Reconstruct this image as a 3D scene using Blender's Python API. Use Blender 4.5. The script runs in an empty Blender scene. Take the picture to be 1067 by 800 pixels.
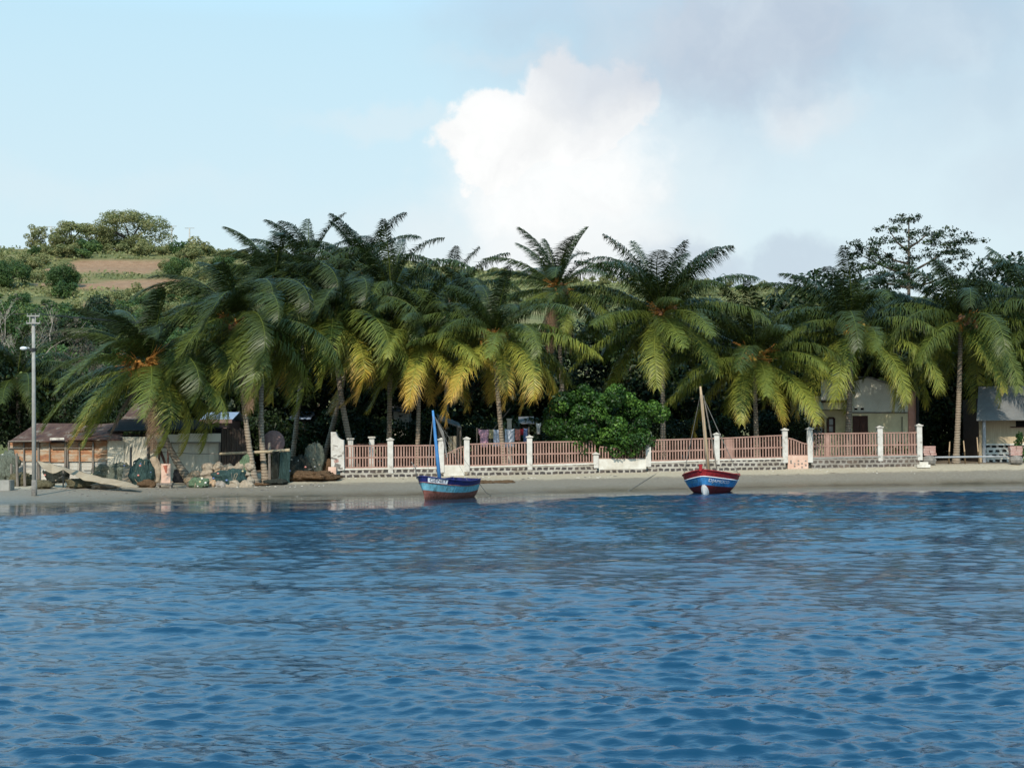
import bpy, math, random
import numpy as np
from mathutils import Vector, Matrix, Euler
from mathutils.noise import noise as noise3

random.seed(7)
RNG = np.random.default_rng(11)
R = math.radians
S = bpy.context.scene
COL = S.collection

# ------------------------------------------------------------------ camera
CAM_H = 3.4
F = 1482.0
CX, CY = 533.5, 400.0
PITCH = math.atan((455 - CY) / F)
ROLL = R(-0.4)
cam_d = bpy.data.cameras.new('camera')
cam_d.sensor_width = 36.0
cam_d.lens = 36.0 * F / 1067.0
cam_d.clip_start = 0.1
cam_d.clip_end = 6000
cam = bpy.data.objects.new('camera', cam_d)
COL.objects.link(cam)
CM = Euler((math.pi / 2 + PITCH, 0, 0)).to_matrix() @ Matrix.Rotation(ROLL, 3, 'Z')
cam.matrix_world = Matrix.Translation((0, 0, CAM_H)) @ CM.to_4x4()
S.camera = cam


def at(px, py, Y):
    """a point at depth Y that the photograph shows at (px, py)"""
    d = CM @ Vector(((px - CX) / F, -(py - CY) / F, -1))
    k = Y / d.y
    return Vector((d.x * k, Y, CAM_H + d.z * k))


# ------------------------------------------------------------------ terrain heights
SH_PX = [0, 100, 170, 250, 350, 500, 700, 850, 1067]
SH_PY = [524.5, 523, 519.5, 517.5, 516.5, 514.5, 509.5, 506, 503]


def water_hit(px, py):
    d = CM @ Vector(((px - CX) / F, -(py - CY) / F, -1))
    k = -CAM_H / d.z
    return d.x * k, d.y * k


_sx, _sy = zip(*[water_hit(a, b) for a, b in zip(SH_PX, SH_PY)])
SHX = np.array([-300] + list(_sx) + [300])
SHY = np.array([_sy[0] - 25] + list(_sy) + [_sy[-1] + 20])

F_PX = [350, 960]


def fence_Y(px):
    return 93 + (px - 350) / 610 * 8


WB_PX = [346, 450, 560, 620, 700, 760, 850, 960]
WB_PY = [497.5, 496, 494, 492.5, 491, 489.5, 487.5, 484.8]
WT_PY = [489.8, 488.2, 485.5, 483.6, 481.6, 479.5, 477.8, 475.6]
RT_PY = [464.6, 464.0, 460.6, 459.8, 458.0, 456.2, 451.8, 450.6]


def fence_pt(px, which):
    py = np.interp(px, WB_PX, {'base': WB_PY, 'top': WT_PY, 'rail': RT_PY}[which])
    return at(px, py, fence_Y(px))


# line along which the beach turns into the yard: the shack front on the left, the fence on the right
FL = [at(0, 503, 91), at(120, 502, 91), at(220, 501, 91), at(300, 499, 92)]
FL += [fence_pt(p, 'base') for p in (350, 450, 560, 620, 700, 760, 850, 960)]
FL += [at(1067, 483.5, 101.5)]
FX = np.array([-300] + [p.x for p in FL] + [300])
FY = np.array([85] + [p.y for p in FL] + [115])
FZ = np.array([0.7] + [p.z for p in FL] + [1.3])

RG_PX = [-600, -200, 0, 100, 200, 300, 400, 470, 560, 620, 700, 760, 830, 900, 1067, 1500]
RG_PY = [250, 252, 258, 258, 259, 266, 273, 277, 287, 294, 297, 299, 301, 308, 320, 336]
RIDGE_Y = 420.0
_rp = [at(a, b, RIDGE_Y) for a, b in zip(RG_PX, RG_PY)]
RGX = np.array([p.x for p in _rp])
RGZ = np.array([p.z for p in _rp])


def wob(x, y, s, seed=0):
    r = np.random.default_rng(seed + 100)
    out = 0
    for i in range(6):
        a = r.uniform(0, 6.28)
        k = s * r.uniform(.5, 2.2)
        out = out + np.sin((x * np.cos(a) + y * np.sin(a)) * k + r.uniform(0, 6.28))
    return out / 6


def beach_t(x, y):
    ys = np.interp(x, SHX, SHY) + .5 * wob(x, x * 0, .35, 3)
    yf = np.interp(x, FX, FY)
    return (y - ys) / np.maximum(yf - ys, 2.0), y - ys


def height(x, y):
    x = np.asarray(x, float)
    y = np.asarray(y, float)
    t, off = beach_t(x, y)
    zf = np.interp(x, FX, FZ)
    yf = np.interp(x, FX, FY)
    zb = np.where(t < 0, np.maximum(off * .07, -3.0), zf * np.clip(t, 0, 1) ** .92)
    z = zb + .03 * wob(x, y, 1.1, 5) * np.clip(t, 0, 1)
    u = np.clip((y - yf) / 45, 0, 1)
    z = z + .5 * u
    # the hill behind, in terraces; its line on the ray keeps the ridge's outline
    v = np.clip((y - 150) / (RIDGE_Y - 150), 0, 1)
    rz = np.interp(x * RIDGE_Y / np.maximum(y, 150), RGX, RGZ)
    prof = .85 * v + .15 * v * v
    prof = prof + .012 * np.sin(prof * 2 * np.pi * 8) * (v > 0) * (v < 1)
    z = z + (rz - 1.5) * prof + 1.2 * wob(x, y, .05, 8) * v * (1 - v) * 4
    z = np.where(y > RIDGE_Y, z - (y - RIDGE_Y) * .12, z)
    return z


def hz(x, y):
    return float(height(np.array([x]), np.array([y]))[0])


def ground(px, py, y0=60, y1=440):
    """where the ray through the pixel meets the ground"""
    ys = np.arange(y0, y1, .25)
    d = CM @ Vector(((px - CX) / F, -(py - CY) / F, -1))
    k = ys / d.y
    x = d.x * k
    z = CAM_H + d.z * k
    below = np.nonzero(z <= height(x, ys))[0]
    i = below[0] if len(below) else len(ys) - 1
    return Vector((x[i], ys[i], hz(x[i], ys[i])))


def stand(px, Y):
    """the point of the ground at depth Y below the pixel column px"""
    p = at(px, 480, Y)
    return Vector((p.x, Y, hz(p.x, Y)))


# ------------------------------------------------------------------ materials
def mat(name, nodes_fn=None, rough=.8, spec=.3):
    m = bpy.data.materials.new(name)
    m.use_nodes = True
    nt = m.node_tree
    b = nt.nodes['Principled BSDF']
    b.inputs['Roughness'].default_value = rough
    b.inputs['Specular IOR Level'].default_value = spec
    if nodes_fn:
        nodes_fn(nt, b)
    return m


def N(nt, t, **kw):
    n = nt.nodes.new(t)
    for k, v in kw.items():
        setattr(n, k, v)
    return n


def L(nt, a, b):
    nt.links.new(a, b)


def coords(nt, scale=(1, 1, 1), kind='Object'):
    tc = N(nt, 'ShaderNodeTexCoord')
    mp = N(nt, 'ShaderNodeMapping')
    mp.inputs['Scale'].default_value = scale
    L(nt, tc.outputs[kind], mp.inputs[0])
    return mp.outputs[0]


def ramp(nt, fac, stops):
    r = N(nt, 'ShaderNodeValToRGB')
    e = r.color_ramp.elements
    while len(e) < len(stops):
        e.new(.5)
    for el, (p, c) in zip(e, stops):
        el.position = p
        el.color = (*c, 1) if len(c) == 3 else c
    L(nt, fac, r.inputs[0])
    return r.outputs[0]


def noise(nt, scale, detail=5, vec=None, rough=.6, dist=0.0):
    n = N(nt, 'ShaderNodeTexNoise')
    n.inputs['Scale'].default_value = scale
    n.inputs['Detail'].default_value = detail
    n.inputs['Roughness'].default_value = rough
    n.inputs['Distortion'].default_value = dist
    if vec is not None:
        L(nt, vec, n.inputs['Vector'])
    return n.outputs['Fac']


def mixc(nt, fac, a, b, mode='MIX'):
    m = N(nt, 'ShaderNodeMix', data_type='RGBA', blend_type=mode)
    for s, v in ((m.inputs[0], fac), (m.inputs[6], a), (m.inputs[7], b)):
        if isinstance(v, (tuple, list)):
            s.default_value = (*v, 1)[:4]
        elif isinstance(v, (int, float)):
            s.default_value = v
        else:
            L(nt, v, s)
    return m.outputs[2]


def math_(nt, op, a, b=0.0, clamp=False):
    m = N(nt, 'ShaderNodeMath', operation=op, use_clamp=clamp)
    for s, v in ((m.inputs[0], a), (m.inputs[1], b)):
        if isinstance(v, (int, float)):
            s.default_value = v
        else:
            L(nt, v, s)
    return m.outputs[0]


def bump(nt, b, h, strength=.4, distance=.05):
    n = N(nt, 'ShaderNodeBump')
    n.inputs['Strength'].default_value = strength
    n.inputs['Distance'].default_value = distance
    L(nt, h, n.inputs['Height'])
    L(nt, n.outputs[0], b.inputs['Normal'])


def mottled(name, stops, scale=3.0, rough=.8, spec=.3, stretch=(1, 1, 1), bmp=.25):
    """a colour that wanders between the stops, with a little relief"""
    def f(nt, b):
        v = coords(nt, stretch)
        n = noise(nt, scale, 6, v, .65)
        L(nt, ramp(nt, n, stops), b.inputs['Base Color'])
        if bmp:
            bump(nt, b, noise(nt, scale * 4, 4, v), bmp, .03)
    return mat(name, f, rough, spec)


def corrugated(name, stops, pitch=.09, axis='X', scale=1.5, stretch=(1, 1, 1), rough=.6):
    def f(nt, b):
        v = coords(nt, stretch)
        L(nt, ramp(nt, noise(nt, scale, 8, v, .7), stops), b.inputs['Base Color'])
        w = N(nt, 'ShaderNodeTexWave', bands_direction=axis)
        w.inputs['Scale'].default_value = 1 / pitch / 3.2
        L(nt, coords(nt), w.inputs['Vector'])
        bump(nt, b, w.outputs['Fac'], .7, .03)
    return mat(name, f, rough, .3)


def leafmat(name, stops, rough=.5, trans=.25, tint=1.4):
    m = bpy.data.materials.new(name)
    m.use_nodes = True
    nt = m.node_tree
    b = nt.nodes['Principled BSDF']
    b.inputs['Roughness'].default_value = rough
    b.inputs['Specular IOR Level'].default_value = .25
    a = N(nt, 'ShaderNodeAttribute', attribute_name='tint')
    c = ramp(nt, a.outputs['Fac'], stops)
    L(nt, c, b.inputs['Base Color'])
    t = N(nt, 'ShaderNodeBsdfTranslucent')
    L(nt, mixc(nt, 1.0, c, (tint, tint * 1.1, tint * .6), 'MULTIPLY'), t.inputs[0])
    mx = N(nt, 'ShaderNodeMixShader')
    mx.inputs[0].default_value = trans
    L(nt, b.outputs[0], mx.inputs[1])
    L(nt, t.outputs[0], mx.inputs[2])
    L(nt, mx.outputs[0], nt.nodes['Material Output'].inputs[0])
    return m


def stones(name, stone, mortar, w=.42, h=.3, gap=.07):
    """dark field stones set in pale painted mortar"""
    def f(nt, b):
        tc = N(nt, 'ShaderNodeTexCoord')
        sp = N(nt, 'ShaderNodeSeparateXYZ')
        L(nt, tc.outputs['Object'], sp.inputs[0])
        cb = N(nt, 'ShaderNodeCombineXYZ')
        L(nt, sp.outputs[0], cb.inputs[0])
        L(nt, sp.outputs[2], cb.inputs[1])
        nn = N(nt, 'ShaderNodeTexNoise')
        nn.inputs['Scale'].default_value = 2.6
        L(nt, cb.outputs[0], nn.inputs['Vector'])
        ds = N(nt, 'ShaderNodeVectorMath', operation='MULTIPLY_ADD')
        L(nt, nn.outputs['Color'], ds.inputs[0])
        ds.inputs[1].default_value = (.28, .16, 0)
        L(nt, cb.outputs[0], ds.inputs[2])
        br = N(nt, 'ShaderNodeTexBrick')
        br.inputs['Scale'].default_value = 1
        br.inputs['Brick Width'].default_value = w
        br.inputs['Row Height'].default_value = h
        br.inputs['Mortar Size'].default_value = gap
        br.inputs['Mortar Smooth'].default_value = .25
        br.inputs['Color1'].default_value = (*stone, 1)
        br.inputs['Color2'].default_value = (stone[0] * 2, stone[1] * 1.8, stone[2] * 1.6, 1)
        br.inputs['Mortar'].default_value = (*mortar, 1)
        L(nt, ds.outputs[0], br.inputs['Vector'])
        g = ramp(nt, noise(nt, 1.3, 6, tc.outputs['Object']), [(.3, (.55, .5, .44)), (.62, (1, 1, 1))])
        L(nt, mixc(nt, 1.0, br.outputs['Color'], g, 'MULTIPLY'), b.inputs['Base Color'])
        bump(nt, b, br.outputs['Fac'], .5, .04)
    return mat(name, f, .9, .2)


M = {}
M['sand'] = None
GREENS = [(0, (.012, .030, .010)), (.5, (.030, .062, .014)), (1, (.075, .115, .022))]
M['palm_leaf'] = leafmat('palm_leaf', [(0, (.014, .022, .007)), (.24, (.045, .064, .013)), (.45, (.115, .140, .024)),
                                       (.60, (.25, .25, .040)), (.78, (.44, .27, .05)), (1, (.48, .31, .15))], .42, .12)  # yellows with age; dark stops put the upper fronds' unlit undersides into colour
M['dead_leaf'] = leafmat('dead_palm_leaf', [(0, (.11, .065, .04)), (1, (.21, .14, .09))], .8, .15)
M['dark_leaf'] = leafmat('dark_tree_leaf', [(0, (.006, .014, .005)), (.6, (.014, .028, .007)), (1, (.038, .060, .013))], .55, .12)  # darkened below leaf tone: deep shade behind the palms put into colour
M['bush_leaf'] = leafmat('bush_leaf', [(0, (.008, .026, .006)), (.45, (.028, .070, .014)), (.75, (.07, .15, .024)), (1, (.13, .235, .04))], .45, .25)
M['mid_leaf'] = leafmat('mid_tree_leaf', [(0, (.026, .058, .02)), (.5, (.055, .10, .028)), (1, (.10, .145, .036))], .6, .2)
M['dry_leaf'] = leafmat('dry_scrub_leaf', [(0, (.105, .125, .05)), (.5, (.175, .185, .075)), (1, (.26, .24, .11))], .7, .2)
M['grey_leaf'] = leafmat('grey_twig_leaf', [(0, (.06, .052, .04)), (1, (.13, .115, .085))], .8, .1)
M['bark'] = mottled('tree_bark', [(.3, (.05, .04, .03)), (.7, (.13, .11, .085))], 4, .9, .2)
M['pale_bark'] = mottled('pale_bark', [(.3, (.22, .19, .15)), (.7, (.38, .34, .28))], 4, .9, .2)
M['white_paint'] = mottled('weathered_white_paint', [(.30, (.22, .195, .16)), (.44, (.45, .43, .39)), (.7, (.57, .56, .52))], 2.1, .85)
M['cap_paint'] = mottled('post_cap_paint', [(.3, (.25, .23, .2)), (.6, (.55, .52, .46))], 4)
M['pink_paint'] = mottled('faded_salmon_paint', [(.24, (.15, .105, .085)), (.42, (.26, .155, .122)), (.65, (.33, .205, .165)), (.8, (.38, .29, .25))], 1.7, .85)
M['plaster'] = mottled('grubby_plaster', [(.3, (.42, .38, .31)), (.65, (.62, .6, .54))], 1.4, .9)
M['pink_plaster'] = mottled('pink_plaster', [(.3, (.5, .31, .23)), (.65, (.62, .44, .35))], 2.4, .9)
M['stone'] = stones('dark_stones_in_white_mortar', (.055, .05, .05), (.37, .345, .30))
M['stone_grey'] = stones('dark_stones_in_grey_mortar', (.075, .065, .06), (.27, .25, .22))
M['stone_black'] = stones('black_stones_in_white_paint', (.02, .02, .02), (.62, .6, .55), .5, .36, .1)
M['cream'] = mottled('cream_house_paint', [(.3, (.62, .56, .35)), (.65, (.78, .71, .47))], 1.2, .85)
M['cream_pale'] = mottled('pale_cream_paint', [(.3, (.66, .65, .55)), (.65, (.77, .76, .66))], 1.0, .85)
M['house_pink'] = mottled('house_corner_pink', [(.3, (.55, .27, .2)), (.65, (.64, .36, .28))], 2, .85)
M['dark_wood'] = mottled('dark_brown_wood', [(.3, (.045, .02, .014)), (.7, (.09, .04, .028))], 3, .7, .3, (6, 6, .7))
M['grey_wood'] = mottled('weathered_grey_wood', [(.3, (.10, .085, .07)), (.7, (.24, .21, .18))], 3, .9, .2, (5, 5, .6))
M['tan_wood'] = mottled('tan_bamboo', [(.3, (.30, .20, .11)), (.7, (.46, .34, .22))], 3, .7, .3, (6, 6, .7))
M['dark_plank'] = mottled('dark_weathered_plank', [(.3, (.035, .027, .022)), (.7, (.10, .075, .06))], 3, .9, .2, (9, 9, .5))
M['black_void'] = mat('dark_interior', None, .95, .1)  # shade inside openings put into a near-black colour
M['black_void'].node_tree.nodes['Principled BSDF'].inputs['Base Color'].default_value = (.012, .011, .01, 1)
M['glass'] = mat('window_glass', None, .08, .5)
M['glass'].node_tree.nodes['Principled BSDF'].inputs['Base Color'].default_value = (.18, .2, .2, 1)
M['rust_tin'] = corrugated('orange_rusted_tin', [(.38, (.40, .36, .29)), (.47, (.36, .25, .16)), (.54, (.36, .165, .075)), (.62, (.22, .09, .045)), (.7, (.34, .27, .2))], .09, 'Z', 1.3, (.6, .6, 1.5))
M['pale_tin'] = corrugated('pale_stained_tin', [(.25, (.36, .24, .14)), (.38, (.60, .54, .42)), (.7, (.68, .64, .53))], .09, 'X', .8, (1.2, 1.2, .5))
M['dull_tin'] = corrugated('dull_whitish_tin', [(.25, (.30, .24, .18)), (.45, (.42, .40, .35)), (.7, (.52, .50, .45))], .09, 'Z', 1.0, (.6, .6, 2))
M['rust_roof'] = corrugated('dark_rusted_roof_tin', [(.3, (.028, .018, .014)), (.44, (.075, .036, .026)), (.55, (.10, .055, .038)), (.64, (.19, .16, .13))], .09, 'X', 1.6, (1, .5, 1), .95)
M['grey_roof'] = corrugated('grey_roof_tin', [(.27, (.10, .05, .035)), (.36, (.115, .12, .12)), (.7, (.18, .185, .18))], .09, 'X', .6, (1, .6, 1.6))
M['old_roof'] = corrugated('old_grey_tin', [(.3, (.07, .075, .08)), (.7, (.19, .2, .21))], .09, 'X', .9)
M['blue_roof'] = corrugated('pale_blue_roof', [(.3, (.20, .27, .39)), (.7, (.32, .40, .52))], .09, 'X', .5)
M['plank_wall'] = mottled('tan_plank_wall', [(.3, (.30, .235, .15)), (.7, (.44, .36, .245))], 2, .85, .2, (8, 8, .35))
M['galv'] = mottled('galvanised_pipe', [(.3, (.20, .215, .23)), (.7, (.32, .335, .35))], 3, .4, .5)
M['concrete'] = mottled('grey_concrete', [(.3, (.20, .195, .178)), (.7, (.32, .31, .28))], 2, .9)
M['brick_pink'] = mottled('reddish_broken_brick', [(.3, (.22, .12, .10)), (.5, (.36, .22, .19)), (.7, (.42, .33, .29))], 3.5, .9)
M['rubble'] = mottled('grey_rubble', [(.3, (.09, .085, .08)), (.7, (.25, .23, .2))], 4, .9)
M['canvas'] = mottled('beige_canvas', [(.3, (.24, .19, .13)), (.7, (.34, .285, .205))], 1.6, .9)
M['tan_sack'] = mottled('tan_sacking', [(.3, (.22, .17, .12)), (.7, (.38, .31, .23))], 3, .95)
M['white_cloth'] = mottled('white_cloth', [(.3, (.55, .54, .52)), (.7, (.72, .71, .7))], 2, .9)


def netmat(name, a, bb):
    def f(nt, b):
        v = coords(nt, (7, 7, 2.6))
        n = noise(nt, 1.6, 10, v, .8)
        L(nt, ramp(nt, n, [(.34, a), (.58, bb), (.8, tuple(min(1, c * 2.6) for c in bb))]), b.inputs['Base Color'])
        bump(nt, b, noise(nt, 5, 6, v, .7), 1.0, .12)
    return mat(name, f, .95, .1)


M['net_grey'] = netmat('grey_green_net', (.06, .07, .055), (.19, .21, .165))
M['net_teal'] = netmat('teal_net', (.015, .036, .036), (.06, .105, .098))
M['net_dark'] = netmat('dark_net', (.012, .014, .012), (.05, .055, .045))
M['net_green'] = netmat('pale_green_net', (.07, .12, .07), (.16, .23, .14))
M['net_bright'] = netmat('bright_green_net', (.03, .15, .09), (.06, .26, .15))
M['net_brown'] = netmat('brown_net', (.07, .045, .025), (.17, .105, .06))
M['net_olive'] = netmat('olive_dry_brush', (.07, .065, .035), (.16, .14, .085))


def boatpaint(name, c, worn, rough=.5):
    """paint over planks: seams, scuffs and run-down stains"""
    def f(nt, b):
        v = coords(nt)
        n = noise(nt, 2.2, 9, coords(nt, (1, 1, 2.2)), .72)
        st = noise(nt, 3.5, 6, coords(nt, (2.4, 2.4, .35)), .6)
        col = ramp(nt, n, [(.30, worn), (.40, tuple(x * .75 for x in c)), (.62, c), (.8, tuple(min(1, x * 1.25 + .02) for x in c))])
        L(nt, mixc(nt, 1.0, col, ramp(nt, st, [(.33, (.45, .42, .38)), (.55, (1, 1, 1))]), 'MULTIPLY'), b.inputs['Base Color'])
        w = N(nt, 'ShaderNodeTexWave', bands_direction='Z', wave_profile='SAW')
        w.inputs['Scale'].default_value = 1.6
        w.inputs['Distortion'].default_value = .6
        L(nt, v, w.inputs['Vector'])
        bump(nt, b, w.outputs['Fac'], .5, .03)
    return mat(name, f, rough, .3)


def plain(name, c, rough=.6, spec=.3, var=.15, scale=3):
    lo = tuple(x * (1 - var * 1.6) for x in c)
    hi = tuple(min(1, x * (1 + var)) for x in c)
    return mottled(name, [(.3, lo), (.7, hi)], scale, rough, spec, bmp=.12)


M['navy'] = boatpaint('navy_paint', (.022, .028, .15), (.10, .09, .12))
M['sky_blue'] = boatpaint('turquoise_paint', (.19, .50, .62), (.36, .40, .38))
M['hull_brown'] = boatpaint('red_brown_bottom_paint', (.29, .115, .09), (.12, .10, .08))
M['mast_blue'] = plain('blue_mast_paint', (.055, .19, .42), .5)
M['boat_red'] = boatpaint('red_paint', (.36, .025, .03), (.22, .10, .08))
M['boat_dark_red'] = boatpaint('dark_red_bottom_paint', (.17, .02, .022), (.07, .05, .035))
M['boat_blue'] = boatpaint('bright_blue_paint', (.06, .27, .60), (.22, .28, .32))
M['letter_white'] = plain('lettering_white', (.72, .74, .78), .6)
M['letter_dark'] = plain('lettering_dark', (.02, .022, .05), .6)
M['rope'] = plain('grey_rope', (.18, .17, .15), .9)
M['wire'] = plain('dark_wire', (.03, .03, .03), .7)
M['buoy'] = plain('white_buoy', (.68, .66, .6), .5)
M['dark_hull'] = plain('boat_inside_wood', (.11, .085, .06), .8)
M['lamp_white'] = plain('lamp_head_white', (.6, .62, .62), .4)
M['coconut_orange'] = plain('orange_coconut', (.52, .22, .045), .5, .3, .35, 5)
M['coconut_yellow'] = plain('yellow_coconut', (.55, .34, .07), .5, .3, .3, 5)
M['coconut_brown'] = plain('brown_coconut', (.24, .11, .05), .6, .3, .3, 5)
M['coconut_green'] = plain('green_coconut', (.16, .19, .045), .5, .3, .3, 5)
M['stalk'] = plain('orange_flower_stalk', (.50, .22, .05), .7, .3, .3)
CL = {'pink': (.55, .33, .43), 'yellow': (.5, .44, .26), 'pale_blue': (.5, .55, .66), 'white_blue': (.56, .6, .68),
      'coral': (.58, .24, .2), 'red': (.34, .03, .04), 'blue': (.14, .2, .38), 'white': (.68, .68, .66), 'black': (.02, .02, .022),
      'beige': (.42, .38, .29), 'red_board': (.36, .12, .08), 'purple': (.16, .08, .32), 'dull': (.2, .13, .12)}
for k, c in CL.items():
    M['c_' + k] = plain(k + '_cloth', c, .9, .2, .2, 6)


def palm_bark():
    def f(nt, b):
        v = coords(nt)
        w = N(nt, 'ShaderNodeTexWave', bands_direction='Z')
        w.inputs['Scale'].default_value = 1.7
        w.inputs['Distortion'].default_value = 2.5
        w.inputs['Detail'].default_value = 3
        L(nt, v, w.inputs['Vector'])
        n = noise(nt, 3, 6, v)
        k = math_(nt, 'ADD', math_(nt, 'MULTIPLY', w.outputs['Fac'], .45), math_(nt, 'MULTIPLY', n, .6))
        L(nt, ramp(nt, k, [(.2, (.13, .10, .075)), (.5, (.21, .17, .125)), (.8, (.30, .25, .19))]), b.inputs['Base Color'])
        bump(nt, b, w.outputs['Fac'], .6, .04)
    return mat('ringed_palm_bark', f, .9, .2)


M['palm_bark'] = palm_bark()


# ------------------------------------------------------------------ object helpers
def tag(o, label, cat, group=None, kind=None):
    o['label'] = label
    o['category'] = cat
    if group:
        o['group'] = group
    if kind:
        o['kind'] = kind
    return o


def thing(name, label, cat, loc, group=None):
    o = bpy.data.objects.new(name, None)
    o.empty_display_size = .3
    COL.objects.link(o)
    o.location = loc
    return tag(o, label, cat, group)


def worldloc(o):
    v = Vector((0, 0, 0))
    while o is not None:
        v += Vector(o.location)
        o = o.parent
    return v


def link(name, me, m, parent=None, loc=None):
    o = bpy.data.objects.new(name, me)
    COL.objects.link(o)
    ms = m if isinstance(m, (list, tuple)) else [m]
    if len(me.materials) == 0:
        for q in ms:
            me.materials.append(q)
    if parent:
        o.parent = parent
    if loc is not None:
        o.location = loc
    return o


def np_mesh(name, V, faces_flat, sizes, tint=None, smooth=False):
    """fast mesh from arrays"""
    me = bpy.data.meshes.new(name)
    V = np.asarray(V, np.float32)
    sizes = np.asarray(sizes, np.int32)
    ff = np.asarray(faces_flat, np.int32)
    me.vertices.add(len(V))
    me.vertices.foreach_set('co', V.ravel())
    me.loops.add(len(ff))
    me.loops.foreach_set('vertex_index', ff)
    me.polygons.add(len(sizes))
    st = np.concatenate([[0], np.cumsum(sizes)[:-1]]).astype(np.int32)
    me.polygons.foreach_set('loop_start', st)
    if smooth:
        me.polygons.foreach_set('use_smooth', np.ones(len(sizes), bool))
    if tint is not None:
        a = me.attributes.new('tint', 'FLOAT', 'POINT')
        a.data.foreach_set('value', np.asarray(tint, np.float32))
    me.update(calc_edges=True)
    return me


class MB:
    """collects shapes in world coordinates; build() links them as ONE mesh object"""
    def __init__(s):
        s.v, s.f, s.m = [], [], []

    def add(s, vs, fs, mi=0):
        o = len(s.v)
        s.v += [Vector(p) for p in vs]
        s.f += [tuple(i + o for i in q) for q in fs]
        s.m += [mi] * len(fs)
        return s

    def hexa(s, p, mi=0):
        """eight corners: four below (ccw), four above"""
        return s.add(p, [(3, 2, 1, 0), (4, 5, 6, 7), (0, 1, 5, 4), (1, 2, 6, 5), (2, 3, 7, 6), (3, 0, 4, 7)], mi)

    def box(s, c, size, rz=0, rot=None, mi=0):
        x, y, z = (q / 2 for q in size)
        mt = rot if rot else Matrix.Rotation(rz, 3, 'Z')
        c = Vector(c)
        return s.hexa([c + mt @ Vector(q) for q in ((-x, -y, -z), (x, -y, -z), (x, y, -z), (-x, y, -z),
                                                     (-x, -y, z), (x, -y, z), (x, y, z), (-x, y, z))], mi)

    def bar(s, a, b, w, d, mi=0):
        """a beam of section w (sideways) by d from a to b"""
        a, b = Vector(a), Vector(b)
        t = (b - a).normalized()
        up = Vector((0, 1, 0)) if abs(t.y) < .9 else Vector((1, 0, 0))
        u = t.cross(up).normalized() * (w / 2)
        n = t.cross(u).normalized() * (d / 2)
        return s.hexa([a - u - n, a + u - n, a + u + n, a - u + n, b - u - n, b + u - n, b + u + n, b - u + n], mi)

    def tube(s, pts, rad, n=8, mi=0, cap=True):
        pts = [Vector(p) for p in pts]
        if not hasattr(rad, '__len__'):
            rad = [rad] * len(pts)
        vs, fs = [], []
        u = None
        for i, p in enumerate(pts):
            t = (pts[min(i + 1, len(pts) - 1)] - pts[max(i - 1, 0)]).normalized()
            if u is None:
                u = t.cross(Vector((0, 1, 0)) if abs(t.y) < .9 else Vector((1, 0, 0))).normalized()
            else:
                u = (u - t * u.dot(t)).normalized()
            w = t.cross(u)
            for k in range(n):
                a = 2 * math.pi * k / n
                vs.append(p + (u * math.cos(a) + w * math.sin(a)) * rad[i])
        for i in range(len(pts) - 1):
            for k in range(n):
                fs.append((i * n + k, i * n + (k + 1) % n, (i + 1) * n + (k + 1) % n, (i + 1) * n + k))
        if cap:
            fs.append(tuple(range(n - 1, -1, -1)))
            fs.append(tuple((len(pts) - 1) * n + k for k in range(n)))
        return s.add(vs, fs, mi)

    def ball(s, c, r, seg=10, ring=7, rough=0.0, seed=0, mi=0):
        c = Vector(c)
        rr = r if hasattr(r, '__len__') else (r, r, r)
        g = random.Random(seed)
        ph = [g.uniform(0, 6.28) for _ in range(6)]
        vs, fs = [], []
        for i in range(ring + 1):
            th = math.pi * i / ring
            for k in range(seg):
                a = 2 * math.pi * k / seg
                d = Vector((math.sin(th) * math.cos(a), math.sin(th) * math.sin(a), math.cos(th)))
                q = 1 + rough * (math.sin(3 * d.x + ph[0]) + math.sin(4 * d.y + ph[1]) + math.sin(5 * d.z + ph[2]) + math.sin(7 * d.x * d.z + ph[3]) + .6 * math.sin(11 * d.x + ph[4]) + .6 * math.sin(12 * d.z + ph[5])) / 3
                vs.append(c + Vector((d.x * rr[0], d.y * rr[1], d.z * rr[2])) * q)
        for i in range(ring):
            for k in range(seg):
                fs.append((i * seg + k, (i + 1) * seg + k, (i + 1) * seg + (k + 1) % seg, i * seg + (k + 1) % seg))
        return s.add(vs, fs, mi)

    def prism(s, poly, d0, d1, mi=0):
        """polygon of points, pushed from offset d0 to offset d1"""
        n = len(poly)
        a = [Vector(p) + Vector(d0) for p in poly]
        b = [Vector(p) + Vector(d1) for p in poly]
        fs = [tuple(range(n)), tuple(range(2 * n - 1, n - 1, -1))]
        fs += [(i, i + n, (i + 1) % n + n, (i + 1) % n) for i in range(n)]
        return s.add(a + b, fs, mi)

    def build(s, name, m, parent=None, origin=None, smooth=False):
        o = worldloc(parent) if parent else Vector(origin if origin is not None else (0, 0, 0))
        me = bpy.data.meshes.new(name)
        me.from_pydata([p - o for p in s.v], [], s.f)
        ms = m if isinstance(m, (list, tuple)) else [m]
        for q in ms:
            me.materials.append(q)
        me.polygons.foreach_set('material_index', s.m)
        if smooth:
            me.polygons.foreach_set('use_smooth', [True] * len(s.f))
        me.update()
        ob = link(name, me, ms, parent)
        if not parent:
            ob.location = o
        return ob


def copy_tree(o, parent=None):
    c = o.copy()
    COL.objects.link(c)
    c.parent = parent
    for ch in [q for q in list(o.children)]:
        copy_tree(ch, c)
    return c


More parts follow.
